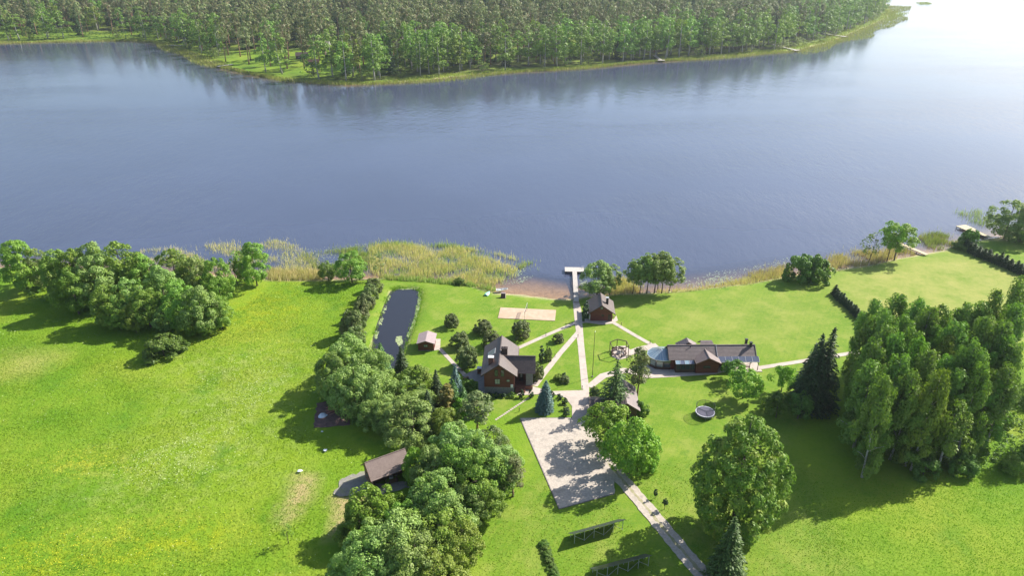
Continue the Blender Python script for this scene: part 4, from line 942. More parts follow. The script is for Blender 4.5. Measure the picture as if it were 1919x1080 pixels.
# candidates over the wooded peninsula
n = 26000
cx = frng.uniform(-760, 720, n); cy = frng.uniform(520, 1750, n)
d_in = -sdist(cx, cy, lake)
sel = (d_in > 7) & (np.abs(cx) < cy * .80 + 30)
cx, cy, d_in = cx[sel], cy[sel], d_in[sel]
in_gl = pip(cx, cy, gl_poly)
in_gl2 = pip(cx, cy, GP([(-20, 60), (150, 62), (300, 58), (300, 80), (-20, 84)]))
sel = ((~in_gl) | (frng.uniform(0, 1, len(cx)) < .16)) & ((~in_gl2) | (frng.uniform(0, 1, len(cx)) < .25))
cx, cy, d_in = cx[sel], cy[sel], d_in[sel]
rmin = frng.uniform(5.6, 9.6, len(cx)); cell = {}; keep = []
for i in np.argsort(cy):                                       # spacing by rejection
    k = (int(cx[i] // 9.6), int(cy[i] // 9.6)); ok = True
    for a_ in (-1, 0, 1):
        for b_ in (-1, 0, 1):
            for j in cell.get((k[0] + a_, k[1] + b_), ()):
                if (cx[i] - cx[j]) ** 2 + (cy[i] - cy[j]) ** 2 < rmin[i] ** 2: ok = False
    if ok: cell.setdefault(k, []).append(i); keep.append(i)
cx, cy, d_in = cx[keep], cy[keep], d_in[keep]
pxs = np.array([px_of(a, b)[0] for a, b in zip(cx, cy)])
# deciduous fringe follows the shore: broad right of the glade, thin left of it
fringe = np.interp(pxs, [-100, 300, 400, 560, 640, 720, 900, 1200, 1500, 1700], [26, 20, 16, 14, 40, 66, 58, 62, 55, 50])
pb_ = np.clip(1.25 - d_in / fringe, 0.05, .93) + np.where(np.sin(cx * .03) * np.sin(cy * .021 + cx * .013) > .5, .3, 0)
isb = frng.uniform(0, 1, len(cx)) < pb_
cz = terrain(cx, cy)
order = np.argsort(cy - np.where(d_in < 30, 60, 0))
nb = npn = 0; rest = []
def where(x): return 'on the far shore left of the glade' if x < 390 else 'around the far glade with the cabins' if x < 650 else 'behind the middle of the far shore' if x < 1050 else 'on the far shore opposite the jetty' if x < 1350 else 'near the right end of the far shore'
for i in order:
    vis = -40 < pxs[i] < 1960
    r = frng.uniform(0, 1)
    if isb[i] and nb < 290 and vis and d_in[i] < 130:
        nb += 1; edge = d_in[i] < 16
        if edge and r < .3: plant('faralder', cx[i], cy[i], frng.uniform(8, 15), frng.uniform(7, 11), 'low round deciduous tree at the water edge of the far forest', 'low trees along the far shore', z=cz[i])
        else: plant('farbirch', cx[i], cy[i], frng.uniform(24, 35), frng.uniform(10.5, 15), 'pale green birch ' + where(pxs[i]), 'birches ' + where(pxs[i]), 'yellowgreen' if r > .93 else 'birch' if r < .2 else None, z=cz[i])
    elif not isb[i] and npn < 290 and vis and d_in[i] < 160:
        npn += 1
        if r < .10: plant('farspruce', cx[i], cy[i], frng.uniform(20, 30), 8.5, 'dark spruce among the front pines of the far forest', 'spruces in the far forest', z=cz[i])
        else: plant('farpine', cx[i], cy[i], frng.uniform(27, 40), frng.uniform(7.6, 10.5), 'tall brownish pine ' + where(pxs[i]), 'pines ' + where(pxs[i]), z=cz[i])
    else: rest.append(i)
rest = np.array(rest)
def mass(name, idx, keys, label, smin, smax):
    """the woods behind as one mass: real crowns and trunks set on points by geometry nodes"""
    me = bpy.data.meshes.new(name); me.vertices.add(len(idx))
    me.vertices.foreach_set('co', np.stack([cx[idx], cy[idx], cz[idx]], 1).astype(np.float32).ravel())
    for nm, v in (('size', frng.uniform(smin, smax, len(idx))), ('turn', frng.uniform(0, 6.28, len(idx))), ('sort', frng.integers(0, len(keys), len(idx)).astype(float))):
        a = me.attributes.new(nm, 'FLOAT', 'POINT'); a.data.foreach_set('value', np.asarray(v, np.float32))
    o = tag(link(name, me), label, kind='stuff')
    ng = bpy.data.node_groups.new(name, 'GeometryNodeTree')
    ng.interface.new_socket('Geometry', in_out='INPUT', socket_type='NodeSocketGeometry'); ng.interface.new_socket('Geometry', in_out='OUTPUT', socket_type='NodeSocketGeometry')
    gi, go = ng.nodes.new('NodeGroupInput'), ng.nodes.new('NodeGroupOutput')
    join = ng.nodes.new('GeometryNodeJoinGeometry')
    def att(nm):
        a = ng.nodes.new('GeometryNodeInputNamedAttribute'); a.data_type = 'FLOAT'; a.inputs['Name'].default_value = nm; return a.outputs['Attribute']
    cb = ng.nodes.new('ShaderNodeCombineXYZ'); ng.links.new(att('turn'), cb.inputs[2])
    for k, ob in enumerate(keys):
        cmp_ = ng.nodes.new('FunctionNodeCompare'); cmp_.data_type = 'FLOAT'; cmp_.operation = 'EQUAL'
        ng.links.new(att('sort'), cmp_.inputs[0]); cmp_.inputs[1].default_value = float(k); cmp_.inputs['Epsilon'].default_value = .1
        for src in ob:
            oi = ng.nodes.new('GeometryNodeObjectInfo'); oi.inputs['Object'].default_value = src; oi.inputs['As Instance'].default_value = True
            ip = ng.nodes.new('GeometryNodeInstanceOnPoints')
            ng.links.new(gi.outputs[0], ip.inputs['Points']); ng.links.new(cmp_.outputs[0], ip.inputs['Selection']); ng.links.new(oi.outputs['Geometry'], ip.inputs['Instance'])
            ng.links.new(cb.outputs[0], ip.inputs['Rotation']); ng.links.new(att('size'), ip.inputs['Scale']); ng.links.new(ip.outputs[0], join.inputs[0])
    ng.links.new(join.outputs[0], go.inputs[0])
    o.modifiers.new('woods', 'NODES').node_group = ng
    return o
def sources(key, nmax):
    res = []
    for cm, tm, _, _ in SP[key][:nmax]:
        c = next((o for o in COL.objects if o.type == 'MESH' and o.data == cm and o.material_slots[0].link == 'DATA'), None)
        if c is not None: res.append((c, next(o for o in c.parent.children if o.data == tm)))
    return res
mass('pine_woods', rest[~isb[rest]], sources('farpine', 5) + sources('farspruce', 1)[:1], 'dense brownish pine forest filling the far shore', 1.05, 1.65)
mass('deciduous_woods', rest[isb[rest]], sources('farbirch', 4), 'green birches scattered deeper in the far forest', .75, 1.15)
# undergrowth of the forest floor: joined low foliage
u_ = sample_in(GP([(-40, 78), (300, 72), (420, 112), (560, 140), (680, 140), (900, 122), (1200, 104), (1400, 90), (1560, 68), (1640, 30), (1560, 40), (1200, 80), (900, 95), (600, 118), (420, 84), (300, 50), (-40, 55)]), 2600, frng)
dd = -sdist(u_[:, 0], u_[:, 1], lake); u_ = u_[(dd > 3) & (dd < 60) & ~pip(u_[:, 0], u_[:, 1], gl_poly)]
c_ = np.stack([u_[:, 0], u_[:, 1], terrain(u_[:, 0], u_[:, 1]) + frng.uniform(.2, 1.3, len(u_))], 1)
q_ = clump_leaves(c_, frng.uniform(.7, 1.8, len(c_)), np.tile([0, 0, 1.0], (len(c_), 1)), 14, .45, frng)
tag(link('far_undergrowth', np_mesh('far_undergrowth', q_, 4, M['shrub'])), 'low green undergrowth along the front of the far forest', kind='stuff')
# undergrowth under the near groves
polys = [GP([(40, 560), (150, 590), (260, 640), (400, 610), (430, 575), (300, 520), (60, 530)]), GP([(600, 760), (660, 800), (740, 800), (860, 790), (880, 760), (760, 700), (640, 700)]), GP([(1600, 780), (1700, 880), (1850, 880), (1960, 860), (1960, 740), (1650, 700)]), GP([(760, 900), (800, 990), (880, 985), (960, 930), (960, 870), (860, 860)])]
u_ = np.concatenate([sample_in(p, n_, frng) for p, n_ in zip(polys, (420, 260, 600, 260))])
c_ = np.stack([u_[:, 0], u_[:, 1], frng.uniform(.0, .7, len(u_))], 1)
q_ = clump_leaves(c_, frng.uniform(.5, 1.1, len(c_)), np.tile([0, 0, 1.0], (len(c_), 1)), 22, .2, frng)
tag(link('undergrowth', np_mesh('undergrowth', q_, 4, M['shrub'])), 'low nettles and scrub under the groves', kind='stuff')

# ------------------------------------------------------------------ building helpers
def vl(a, b, t): return Vector(a).lerp(Vector(b), t)
def slope(mb, e0, e1, r1, r0, n, t=.12, lip=.045):
    """tile courses between the eave e0-e1 and the ridge r0-r1 (ccw from above)"""
    e0, e1, r0, r1 = map(Vector, (e0, e1, r0, r1)); N = (e1 - e0).cross(r0 - e0)
    if N.length < 1e-6: N = (e1 - e0).cross(r1 - e0)
    N.normalize()
    for i in range(n):
        a, b = i / n, (i + 1) / n
        L0, L1, U0, U1 = vl(e0, r0, a), vl(e1, r1, a), vl(e0, r0, b), vl(e1, r1, b)
        mb.hexa([L0 - N * t, L1 - N * t, U1 - N * t, U0 - N * t, L0 + N * lip, L1 + N * lip, U1 + N * .004, U0 + N * .004])
def siding(mb, a, b, z0, z1, apex=None, bh=.22, t=.05, core=.14):
    """boarded wall from a to b (outside on the right going a->b), optional gable up to apex height"""
    a, b = Vector((a[0], a[1], 0)), Vector((b[0], b[1], 0)); d = (b - a); L = d.length; d.normalize(); n = Vector((d.y, -d.x, 0))
    zt = apex or z1; k = int(round((zt - z0) / bh))
    for i in range(k):
        lo, hi = z0 + (zt - z0) * i / k, z0 + (zt - z0) * (i + 1) / k
        def half(z): return 0.0 if z <= z1 else L / 2 * (z - z1) / max(1e-6, zt - z1)
        s0, s1 = half(lo), min(half(hi), L / 2 - .02)
        o = n * t * (1.0 if i % 2 else .82)
        p = lambda s, z, out: a + d * s + (o if out else -n * core) + Vector((0, 0, z))
        g = .012
        mb.hexa([p(s0, lo, 1), p(L - s0, lo, 1), p(L - s0, lo, 0), p(s0, lo, 0), p(s1, hi - g, 1), p(L - s1, hi - g, 1), p(L - s1, hi - g, 0), p(s1, hi - g, 0)])
def window(root, p, u, n, w, h, cols=2, rows=1, glass='glass', trim='trim', name='window', label=None, depth=.10, fw=.09):
    p, u, n = Vector(p), Vector(u).normalized(), Vector(n).normalized(); z = Vector((0, 0, 1)); mb = MB()
    def piece(x0, x1, z0, z1, d0, d1, m):
        q = lambda x, zz, dd: p + u * x + z * zz + n * dd
        m.hexa([q(x0, z0, d1), q(x1, z0, d1), q(x1, z0, d0), q(x0, z0, d0), q(x0, z1, d1), q(x1, z1, d1), q(x1, z1, d0), q(x0, z1, d0)])
    W2, H2 = w / 2, h / 2
    piece(-W2, W2, -H2, -H2 + fw, 0, depth, mb); piece(-W2, W2, H2 - fw, H2, 0, depth, mb)
    piece(-W2, -W2 + fw, -H2 + fw, H2 - fw, 0, depth, mb); piece(W2 - fw, W2, -H2 + fw, H2 - fw, 0, depth, mb)
    for i in range(1, cols): x = -W2 + w * i / cols; piece(x - .03, x + .03, -H2 + fw, H2 - fw, 0, depth * .9, mb)
    for i in range(1, rows): y = -H2 + h * i / rows; piece(-W2 + fw, W2 - fw, y - .03, y + .03, 0, depth * .8, mb)
    f = mb.build(name, M[trim], root)
    if label: f['label'] = label
    g = MB(); piece(-W2 + fw * .8, W2 - fw * .8, -H2 + fw * .8, H2 - fw * .8, .01, depth * .6, g); g.build('pane', M[glass], f)
    return f
def chimney(root, x, y, z0, z1, wx, wy, mat, cap, name='chimney', pots=0):
    mb = MB(); mb.box(x - wx / 2, x + wx / 2, y - wy / 2, y + wy / 2, z0, z1); c = mb.build(name, mat, root)
    mb = MB(); mb.box(x - wx / 2 - .08, x + wx / 2 + .08, y - wy / 2 - .08, y + wy / 2 + .08, z1, z1 + .12)
    for i in range(pots): mb.cyl(x + (i - (pots - 1) / 2) * .35, y, z1 + .12, z1 + .42, .09, 8)
    mb.build('chimney_cap', cap, c); return c

# ------------------------------------------------------------------ main house
h = thing('main_house', 'red-brown timber house with stone base and steep dark cross-gabled roof', 'house', (-2.85, 134.54, 0), R(-2.25))
mb = MB(); mb.box(-3.27, 3.27, 0, 11.5, -.1, 1.8); base = mb.build('stone_base', M['stone'], h)
rs = np.random.default_rng(3); mb = MB()                                    # field stones standing proud of the base
def stones(mb, x0, x1, z0, z1, y, s=.34):
    z = z0
    while z < z1 - .12:
        x = x0 + rs.uniform(0, .1); hh = rs.uniform(.75, 1.1) * s * .8
        while x < x1 - .15:
            w = min(rs.uniform(.7, 1.4) * s, x1 - x); q = rs.uniform(.015, .05)
            mb.hexa([(x, y - q * .3, z), (x + w - .03, y - q * .3, z), (x + w - .03, y + .05, z), (x, y + .05, z), (x + .03, y - q, z + hh - .04), (x + w - .06, y - q, z + hh - .04), (x + w - .03, y + .05, z + hh - .03), (x, y + .05, z + hh - .03)]); x += w
        z += hh
stones(mb, -3.27, 3.27, 0, 1.8, -.01)
o = mb.build('stone_facing', M['stone'], base); o['kind'] = 'stuff'
mb = MB(); siding(mb, (-3.3, 0), (3.3, 0), 1.8, 5.25, 7.75); siding(mb, (-3.3, 11.5), (-3.3, 0), 1.8, 5.2); siding(mb, (3.3, 0), (3.3, 11.5), 1.8, 5.2); siding(mb, (3.3, 11.5), (-3.3, 11.5), 1.8, 5.25, 7.75)
mb.build('wall', M['wood_red'], h)
mb = MB(); ez, rz_ = 5.05, 8.0
slope(mb, (-3.98, 12.2, ez), (-3.98, -.65, ez), (0, -.65, rz_), (0, 12.2, rz_), 12); slope(mb, (3.98, -.65, ez), (3.98, 12.2, ez), (0, 12.2, rz_), (0, -.65, rz_), 12)
rf = mb.build('roof', M['roof_main'], h)
MB().bar((0, -.68, rz_ + .05), (0, 12.22, rz_ + .05), .22, .12).build('ridge_cap', M['roof_main'], rf)
mb = MB()
for s in (-1, 1): mb.bar((s * 4.0, -.68, ez - .1), (0, -.68, rz_ - .1), .06, .22); mb.bar((s * 4.0, 12.23, ez - .1), (0, 12.23, rz_ - .1), .06, .22)
mb.build('bargeboard', M['wood_dark'], h)
mb = MB()
for s in (-1, 1): mb.tube([(s * 4.04, -.6, ez - .08), (s * 4.04, 12.1, ez - .08)], [.06, .06], 6)
mb.build('gutter', M['trim'], h)
# cross wing with recessed porch
mb = MB(); siding(mb, (3.3, 4.2), (7.4, 4.2), 1.0, 4.7, bh=.22); siding(mb, (7.4, 2.6), (7.4, 6.4), 1.0, 4.5, 6.9); siding(mb, (7.4, 6.4), (3.3, 6.4), .2, 4.5)
w_ = mb.build('wing_wall', M['wood_red'], h)
mb = MB(); slope(mb, (3.0, 1.75, 4.35), (8.0, 1.75, 4.35), (8.0, 4.3, 7.35), (.85, 4.3, 7.35), 11); slope(mb, (8.0, 6.85, 4.35), (3.0, 6.85, 4.35), (.85, 4.3, 7.35), (8.0, 4.3, 7.35), 11)
wr = mb.build('wing_roof', M['roof_main'], h)
MB().bar((.9, 4.3, 7.4), (8.02, 4.3, 7.4), .22, .12).build('ridge_cap', M['roof_main'], wr)
mb = MB(); mb.box(5.9, 7.45, 2.05, 2.7, -.1, 4.3); sc = mb.build('stone_pillar', M['stone'], h)
mb = MB(); stones(mb, 5.9, 7.45, 0, 4.2, 2.04); o = mb.build('stone_facing', M['stone'], sc); o['kind'] = 'stuff'
mb = MB(); mb.box(3.32, 7.4, 1.7, 4.1, -.1, 1.0); mb.build('porch_floor', M['brick'], h)
mb = MB()
for k in range(4): mb.box(3.6, 5.8, 1.7 - .32 * (k + 1), 1.7 - .32 * k, -.1, .8 - .2 * k)
mb.build('porch_steps', M['brick'], h)
mb = MB(); mb.box(4.35, 5.3, 4.02, 4.14, 1.0, 3.1); d_ = mb.build('door', M['trim'], h)
mb = MB(); mb.box(4.62, 5.02, 3.99, 4.03, 1.9, 2.8); mb.build('door_pane', M['glasslight'], d_)
mb = MB(); mb.bar((3.5, 1.78, 1.0), (3.5, 1.78, 4.3), .16)
for k in range(9): mb.bar((3.55 + .0 * k, 1.9 + .22 * k, 1.0), (3.55, 1.9 + .22 * k, 1.9), .04)
mb.bar((3.55, 1.75, 1.95), (3.55, 4.0, 1.95), .07); mb.build('porch_railing', M['wood_dark'], h)
f = (0, -1, 0); u_x = (1, 0, 0)
window(h, (-.62, -.05, 5.5), u_x, f, .78, 1.75, 1, 2); window(h, (.78, -.05, 5.5), u_x, f, .78, 1.75, 1, 2)
window(h, (-.38, -.05, 3.3), u_x, f, 1.2, 1.4, 2, 1, 'glasslight'); window(h, (2.0, -.05, 3.6), u_x, f, .78, .66, 1, 1, 'glasslight')
mb = MB(); mb.box(2.55, 3.1, -.25, -.06, 1.85, 2.6); mb.build('meter_box', M['white'], h)
for y in (2.5, 5.5, 8.5): window(h, (-3.36, y, 3.3), (0, -1, 0), (-1, 0, 0), 1.1, 1.4)
for y in (8.2, 10): window(h, (3.36, y, 3.3), (0, 1, 0), (1, 0, 0), 1.0, 1.4)
chimney(h, -1.9, 2.4, 5.5, 8.1, 1.1, .8, M['brick'], M['white'])
chimney(h, .95, 5.2, 6.2, 8.8, 1.35, .8, M['trim'], M['trim'], pots=3)
mb = MB(); a0, a1 = (-2.9, 5.6), (-1.2, 7.9)
zz = lambda x: 8 + x * .7412
N = Vector((-.595, 0, .803)); P4 = [Vector((-2.9, 7.9, zz(-2.9))), Vector((-2.9, 5.6, zz(-2.9))), Vector((-1.2, 5.6, zz(-1.2))), Vector((-1.2, 7.9, zz(-1.2)))]
sk = MB().slab([p + N * .09 for p in P4], .08).build('roof_window', M['steel'], h)
P5 = [vl(p, sum(P4, Vector()) / 4, .1) + N * .10 for p in P4]
MB().slab(P5, .008).build('pane', M['glass'], sk)
# outdoor oven on the patio
g_ = thing('outdoor_oven', 'small brick oven with pale flat lid at the left corner of the main house', 'oven', (G(899, 700.5)[0], G(899, 700.5)[1], 0), R(-3))
mb = MB(); mb.box(-.5, .5, -.4, .4, 0, 1.55); mb.build('oven_body', M['brick'], g_)
mb = MB(); mb.box(-.6, .6, -.5, .5, 1.55, 1.68); mb.build('oven_lid', M['white'], g_)
mb = MB(); mb.box(-.25, .25, -.43, -.41, .7, 1.15); mb.build('oven_door', M['black'], g_)
# patio bench
for bx, by, lb in ((862, 697, 'little dark bench on the patio path'), (873, 711, 'little pale bench on the patio')):
    q = G(bx, by); b_ = thing('garden_bench', lb, 'bench', (q[0], q[1], .05), R(25)); mb = MB(); mb.box(-.7, .7, -.2, .2, .40, .46); mb.build('seat', M['wood_brown'], b_)
    for s in (-.55, .55): mb = MB(); mb.box(s - .06, s + .06, -.17, .17, 0, .40); mb.build('leg', M['wood_dark'], b_)

# ------------------------------------------------------------------ lakeside cabin
h = thing('lakeside_cabin', 'small dark red timber cabin with steep slate roof beside the jetty path', 'cabin', (23.72, 168.5, 0), R(-2.7))
mb = MB(); siding(mb, (-2.85, 0), (2.85, 0), .1, 2.65, 4.75); siding(mb, (-2.85, 6.2), (-2.85, 0), .1, 2.6); siding(mb, (2.85, 0), (2.85, 6.2), .1, 2.6); siding(mb, (2.85, 6.2), (-2.85, 6.2), .1, 2.65, 4.75)
mb.build('wall', M['wood_red'], h)
mb = MB(); mb.box(-2.95, 2.95, -.08, 6.28, -.1, .12); mb.build('plinth', M['stone'], h)
mb = MB(); slope(mb, (-3.6, 7, 2.45), (-3.6, -.6, 2.45), (0, -.6, 5.0), (0, 7, 5.0), 10); slope(mb, (3.6, -.6, 2.45), (3.6, 7, 2.45), (0, 7, 5.0), (0, -.6, 5.0), 10)
rf = mb.build('roof', M['roof_main'], h); MB().bar((0, -.62, 5.05), (0, 7.02, 5.05), .2, .12).build('ridge_cap', M['roof_main'], rf)
mb = MB()
for s in (-1, 1): mb.bar((s * 3.62, -.63, 2.36), (0, -.63, 4.9), .06, .2)
mb.build('bargeboard', M['wood_dark'], h)
mb = MB(); mb.tube([(-3.64, -.5, 2.42), (-3.64, 6.9, 2.42)], [.06, .06], 6); mb.tube([(-3.5, -.3, 2.4), (-3.0, -.1, 1.9), (-3.0, -.1, .2)], [.05, .05, .05], 6); mb.build('gutter', M['white'], h)
window(h, (0, -.05, 3.95), u_x, f, .75, .75, 1, 1, 'glasslight'); window(h, (.35, -.05, 1.75), u_x, f, .7, .45, 1, 1)
mb = MB(); mb.box(1.75, 2.55, -.12, -.04, .1, 2.1); mb.build('door', M['trim'], h)
window(h, (-2.92, 3.2, 1.6), (0, -1, 0), (-1, 0, 0), 1.0, 1.0); window(h, (2.92, 3.2, 1.6), (0, 1, 0), (1, 0, 0), 1.0, 1.0)
chimney(h, 1.55, 2.6, 3.4, 5.7, .62, .62, M['black'], M['steel'])
mb = MB(); mb.box(-3.2, -3.12, -.3, .35, .5, 1.6); mb.build('notice_board', M['white'], h)
q = G(1149, 597); b_ = thing('garden_chair', 'little dark chair on the apron right of the lakeside cabin', 'chair', (q[0], q[1], .1), R(80))
mb = MB(); mb.box(-.25, .25, -.25, .25, .4, .45); mb.build('seat', M['wood_dark'], b_); mb = MB(); mb.box(-.25, .25, .2, .25, .45, .95); mb.build('backrest', M['wood_dark'], b_)
for sx in (-.2, .2):
    for sy in (-.2, .2): mb = MB(); mb.bar((sx, sy, 0), (sx, sy, .4), .05); mb.build('leg', M['wood_dark'], b_)

# ------------------------------------------------------------------ small shed
h = thing('garden_shed', 'small dark red shed with mauve gable roof by the pond', 'shed', (-21.2, 153.2, 0), R(-.5))
mb = MB(); siding(mb, (-1.9, 0), (1.9, 0), .15, 2.3, 2.85); siding(mb, (-1.9, 4.2), (-1.9, 0), .15, 2.25); siding(mb, (1.9, 0), (1.9, 4.2), .15, 2.25); siding(mb, (1.9, 4.2), (-1.9, 4.2), .15, 2.3, 2.85)
mb.build('wall', M['wood_red'], h)
mb = MB(); mb.box(-1.98, 1.98, -.06, 4.26, -.1, .16); mb.build('plinth', M['stone'], h)
mb = MB(); slope(mb, (-2.25, 4.75, 2.2), (-2.25, -.45, 2.2), (0, -.45, 3.0), (0, 4.75, 3.0), 6, .08, .03); slope(mb, (2.25, -.45, 2.2), (2.25, 4.75, 2.2), (0, 4.75, 3.0), (0, -.45, 3.0), 6, .08, .03)
mb.build('roof', M['roof_shed'], h)
window(h, (-.05, -.05, 1.45), u_x, f, 1.0, .72, 2, 1, 'glasslight'); mb = MB(); mb.box(1.94, 2.0, 1.4, 2.3, .15, 2.0); mb.build('door', M['wood_dark'], h)

# ------------------------------------------------------------------ barn
h = thing('barn', 'open-fronted brown barn with broad weathered roof among the trees', 'barn', (-23.6, 106.75, 0), R(31.3))
mb = MB(); siding(mb, (-3.5, 2.2), (-3.5, -2.1), 0, 3.0, 4.9); siding(mb, (3.5, 2.2), (-3.5, 2.2), 0, 3.0); siding(mb, (3.5, -2.1), (3.5, 2.2), 0, 3.0, 4.9); siding(mb, (-3.5, -.3), (3.5, -.3), 0, 3.6)
mb.build('wall', M['wood_brown'], h)
mb = MB(); slope(mb, (-4.0, -2.7, 2.75), (4.0, -2.7, 2.75), (4.0, 0, 5.15), (-4.0, 0, 5.15), 10); slope(mb, (4.0, 2.6, 2.85), (-4.0, 2.6, 2.85), (-4.0, 0, 5.15), (4.0, 0, 5.15), 10)
rf = mb.build('roof', M['roof_barn'], h); MB().bar((-4.02, 0, 5.2), (4.02, 0, 5.2), .2, .1).build('ridge_cap', M['roof_barn'], rf)
mb = MB(); mb.bar((-4.03, -2.72, 2.66), (-4.03, 0, 5.06), .06, .2); mb.bar((-4.03, 2.62, 2.76), (-4.03, 0, 5.06), .06, .2); mb.build('bargeboard', M['wood_brown'], h)
for x in (-3.4, -1.1, 1.1, 3.4): mb = MB(); mb.bar((x, -2.2, 0), (x, -2.2, 3.05), .16); mb.build('post', M['wood_dark'], h)
mb = MB(); mb.box(-3.6, 3.6, -2.28, -2.12, 2.9, 3.08); mb.build('lintel', M['wood_dark'], h)
window(h, (-3.57, .6, 1.7), (0, -1, 0), (-1, 0, 0), .7, .9, 1, 1, 'glasslight'); mb = MB(); mb.box(-3.6, -3.54, -1.2, -.2, .05, 2.0); mb.build('door', M['wood_dark'], h)
t_ = thing('storage_tank', 'orange barrel-shaped tank with pale end at the barn\'s right corner', 'tank', (G(752, 885)[0], G(752, 885)[1], 0), R(31))
mb = MB(); mb.tube([(-.7, 0, 1.0), (-.6, 0, 1.0), (.6, 0, 1.0), (.7, 0, 1.0)], [.35, .55, .55, .35], 14); mb.build('tank_body', M['orange'], t_, True)
mb = MB(); mb.tube([(.70, 0, 1.0), (.78, 0, 1.0)], [.42, .36], 14); mb.build('end_cap', M['white'], t_)
mb = MB()
for x in (-.45, .45): mb.box(x - .06, x + .06, -.35, .35, 0, .6)
mb.build('tank_stand', M['wood_dark'], t_)
w0 = G(738, 905); t_ = thing('firewood_stack', 'pale split firewood stacked before the barn', 'firewood', (w0[0], w0[1], 0), R(31)); rs = np.random.default_rng(8); lm = MB().tube([(0, -.2, 0), (0, .2, 0)], [.09, .08], 6).mesh('log', M['wood_brown'])
for i in range(5):
    for k in range(9):
        o = link('log', lm, t_); o.location = (-.8 + k * .19 + (i % 2) * .09, rs.uniform(-.04, .04), .09 + i * .155); o.rotation_euler = (0, rs.uniform(0, 3), rs.uniform(-.1, .1))
c_ = thing('white_crate', 'white crate in the shade under the barn eave', 'crate', (G(733, 897)[0], G(733, 897)[1], 0), R(20)); mb = MB(); mb.box(-.35, .35, -.25, .25, 0, .5); mb.build('crate_box', M['white'], c_); mb = MB(); mb.box(-.38, .38, -.28, .28, .5, .55); mb.build('lid', M['alu'], c_)

# ------------------------------------------------------------------ long guest house with sunroom and solar veranda
h = thing('guest_house', 'long low brown-roofed guest house with glass sunroom and solar veranda', 'house', (36.9, 146.9, 0), R(.9))
mb = MB(); siding(mb, (.4, -2.3), (5.9, -2.3), .1, 2.85); siding(mb, (.4, 2.3), (.4, -2.3), .1, 3.1, 5.0); siding(mb, (17.3, 2.3), (.4, 2.3), .1, 2.9); siding(mb, (17.3, -1.2), (17.3, 2.3), .1, 3.1, 5.0); siding(mb, (11.2, -1.2), (17.3, -1.2), .1, 3.6)
mb.build('wall', M['wood_red'], h)
mb = MB(); siding(mb, (6.0, -4.05), (11.2, -4.05), .1, 3.15, 4.45); siding(mb, (6.0, -2.2), (6.0, -4.05), .1, 3.1); siding(mb, (11.2, -4.05), (11.2, -1.2), .1, 3.1)
gw = mb.build('gable_wall', M['wood_red'], h)
mb = MB()
slope(mb, (-.2, -2.8, 2.9), (11.2, -2.8, 2.9), (11.2, 0, 5.3), (-.2, 0, 5.3), 11); slope(mb, (11.2, 2.8, 2.9), (-.2, 2.8, 2.9), (-.2, 0, 5.3), (11.2, 0, 5.3), 11)
rf = mb.build('roof', M['roof'], h); MB().bar((-.22, 0, 5.35), (11.2, 0, 5.35), .22, .12).build('ridge_cap', M['roof'], rf)
mb = MB(); slope(mb, (11.28, -2.2, 3.36), (20.5, -2.2, 3.36), (20.5, 0, 5.22), (11.28, 0, 5.22), 9); slope(mb, (20.5, 2.8, 2.85), (11.28, 2.8, 2.85), (11.28, 0, 5.22), (20.5, 0, 5.22), 11)
rf = mb.build('veranda_roof', M['roof'], h); MB().bar((11.28, 0, 5.27), (20.52, 0, 5.27), .22, .12).build('ridge_cap', M['roof'], rf)
MB().bar((11.24, -2.3, 3.42), (11.24, -.02, 5.36), .08, .16).build('verge_trim', M['alu'], h)
MB().bar((-.24, -2.82, 2.96), (-.24, 0, 5.36), .08, .18).build('verge_trim', M['wood_dark'], h)
MB().bar((20.53, -2.2, 3.4), (20.53, 0, 5.28), .08, .18).build('verge_trim', M['roof_shed'], h)
mb = MB(); slope(mb, (5.65, -2.75, 3.1), (5.65, -4.85, 3.1), (8.6, -4.85, 4.6), (8.6, -.75, 4.6), 9); slope(mb, (11.55, -4.85, 3.1), (11.55, -2.3, 3.1), (8.6, -.75, 4.6), (8.6, -4.85, 4.6), 9)
rf = mb.build('gable_roof', M['roof'], h); MB().bar((8.6, -4.87, 4.66), (8.6, -.75, 4.66), .2, .12).build('ridge_cap', M['roof'], rf)
mb = MB()
for s in (-1, 1): mb.bar((8.6 + s * 2.97, -4.88, 3.0), (8.6, -4.88, 4.5), .06, .2)
mb.build('bargeboard', M['wood_brown'], h)
window(h, (8.5, -4.10, 1.75), u_x, f, 1.7, .7, 3, 1)
# rear roofs behind the ridge
mb = MB(); slope(mb, (2.4, 3.0, 4.1), (2.4, .3, 4.1), (4.9, .3, 5.9), (4.9, 2.4, 5.9), 6); slope(mb, (7.4, .3, 4.1), (7.4, 3.0, 4.1), (4.9, 2.4, 5.9), (4.9, .3, 5.9), 6)
mb.build('rear_roof', M['roof'], h); mb = MB(); siding(mb, (2.6, .5), (7.2, .5), 3.4, 4.2, 5.8); siding(mb, (7.2, 2.8), (2.6, 2.8), .1, 4.2, 5.7); mb.build('rear_wall', M['wood_dark'], h)
mb = MB(); slope(mb, (7.6, .3, 5.0), (11.0, .3, 5.0), (10.6, 1.4, 5.75), (8.0, 1.4, 5.75), 4); slope(mb, (11.0, 2.6, 4.6), (7.6, 2.6, 4.6), (8.0, 1.4, 5.75), (10.6, 1.4, 5.75), 5); mb.build('rear_dormer_roof', M['roof'], h)
chimney(h, 19.45, -.25, 4.6, 6.0, .5, .5, M['black'], M['black']); chimney(h, 18.7, .9, 4.2, 6.2, .5, .5, M['black'], M['black'])
mb = MB(); mb.cyl(5.2, -.4, 4.8, 5.5, .09, 8); mb.build('vent_pipe', M['black'], h)
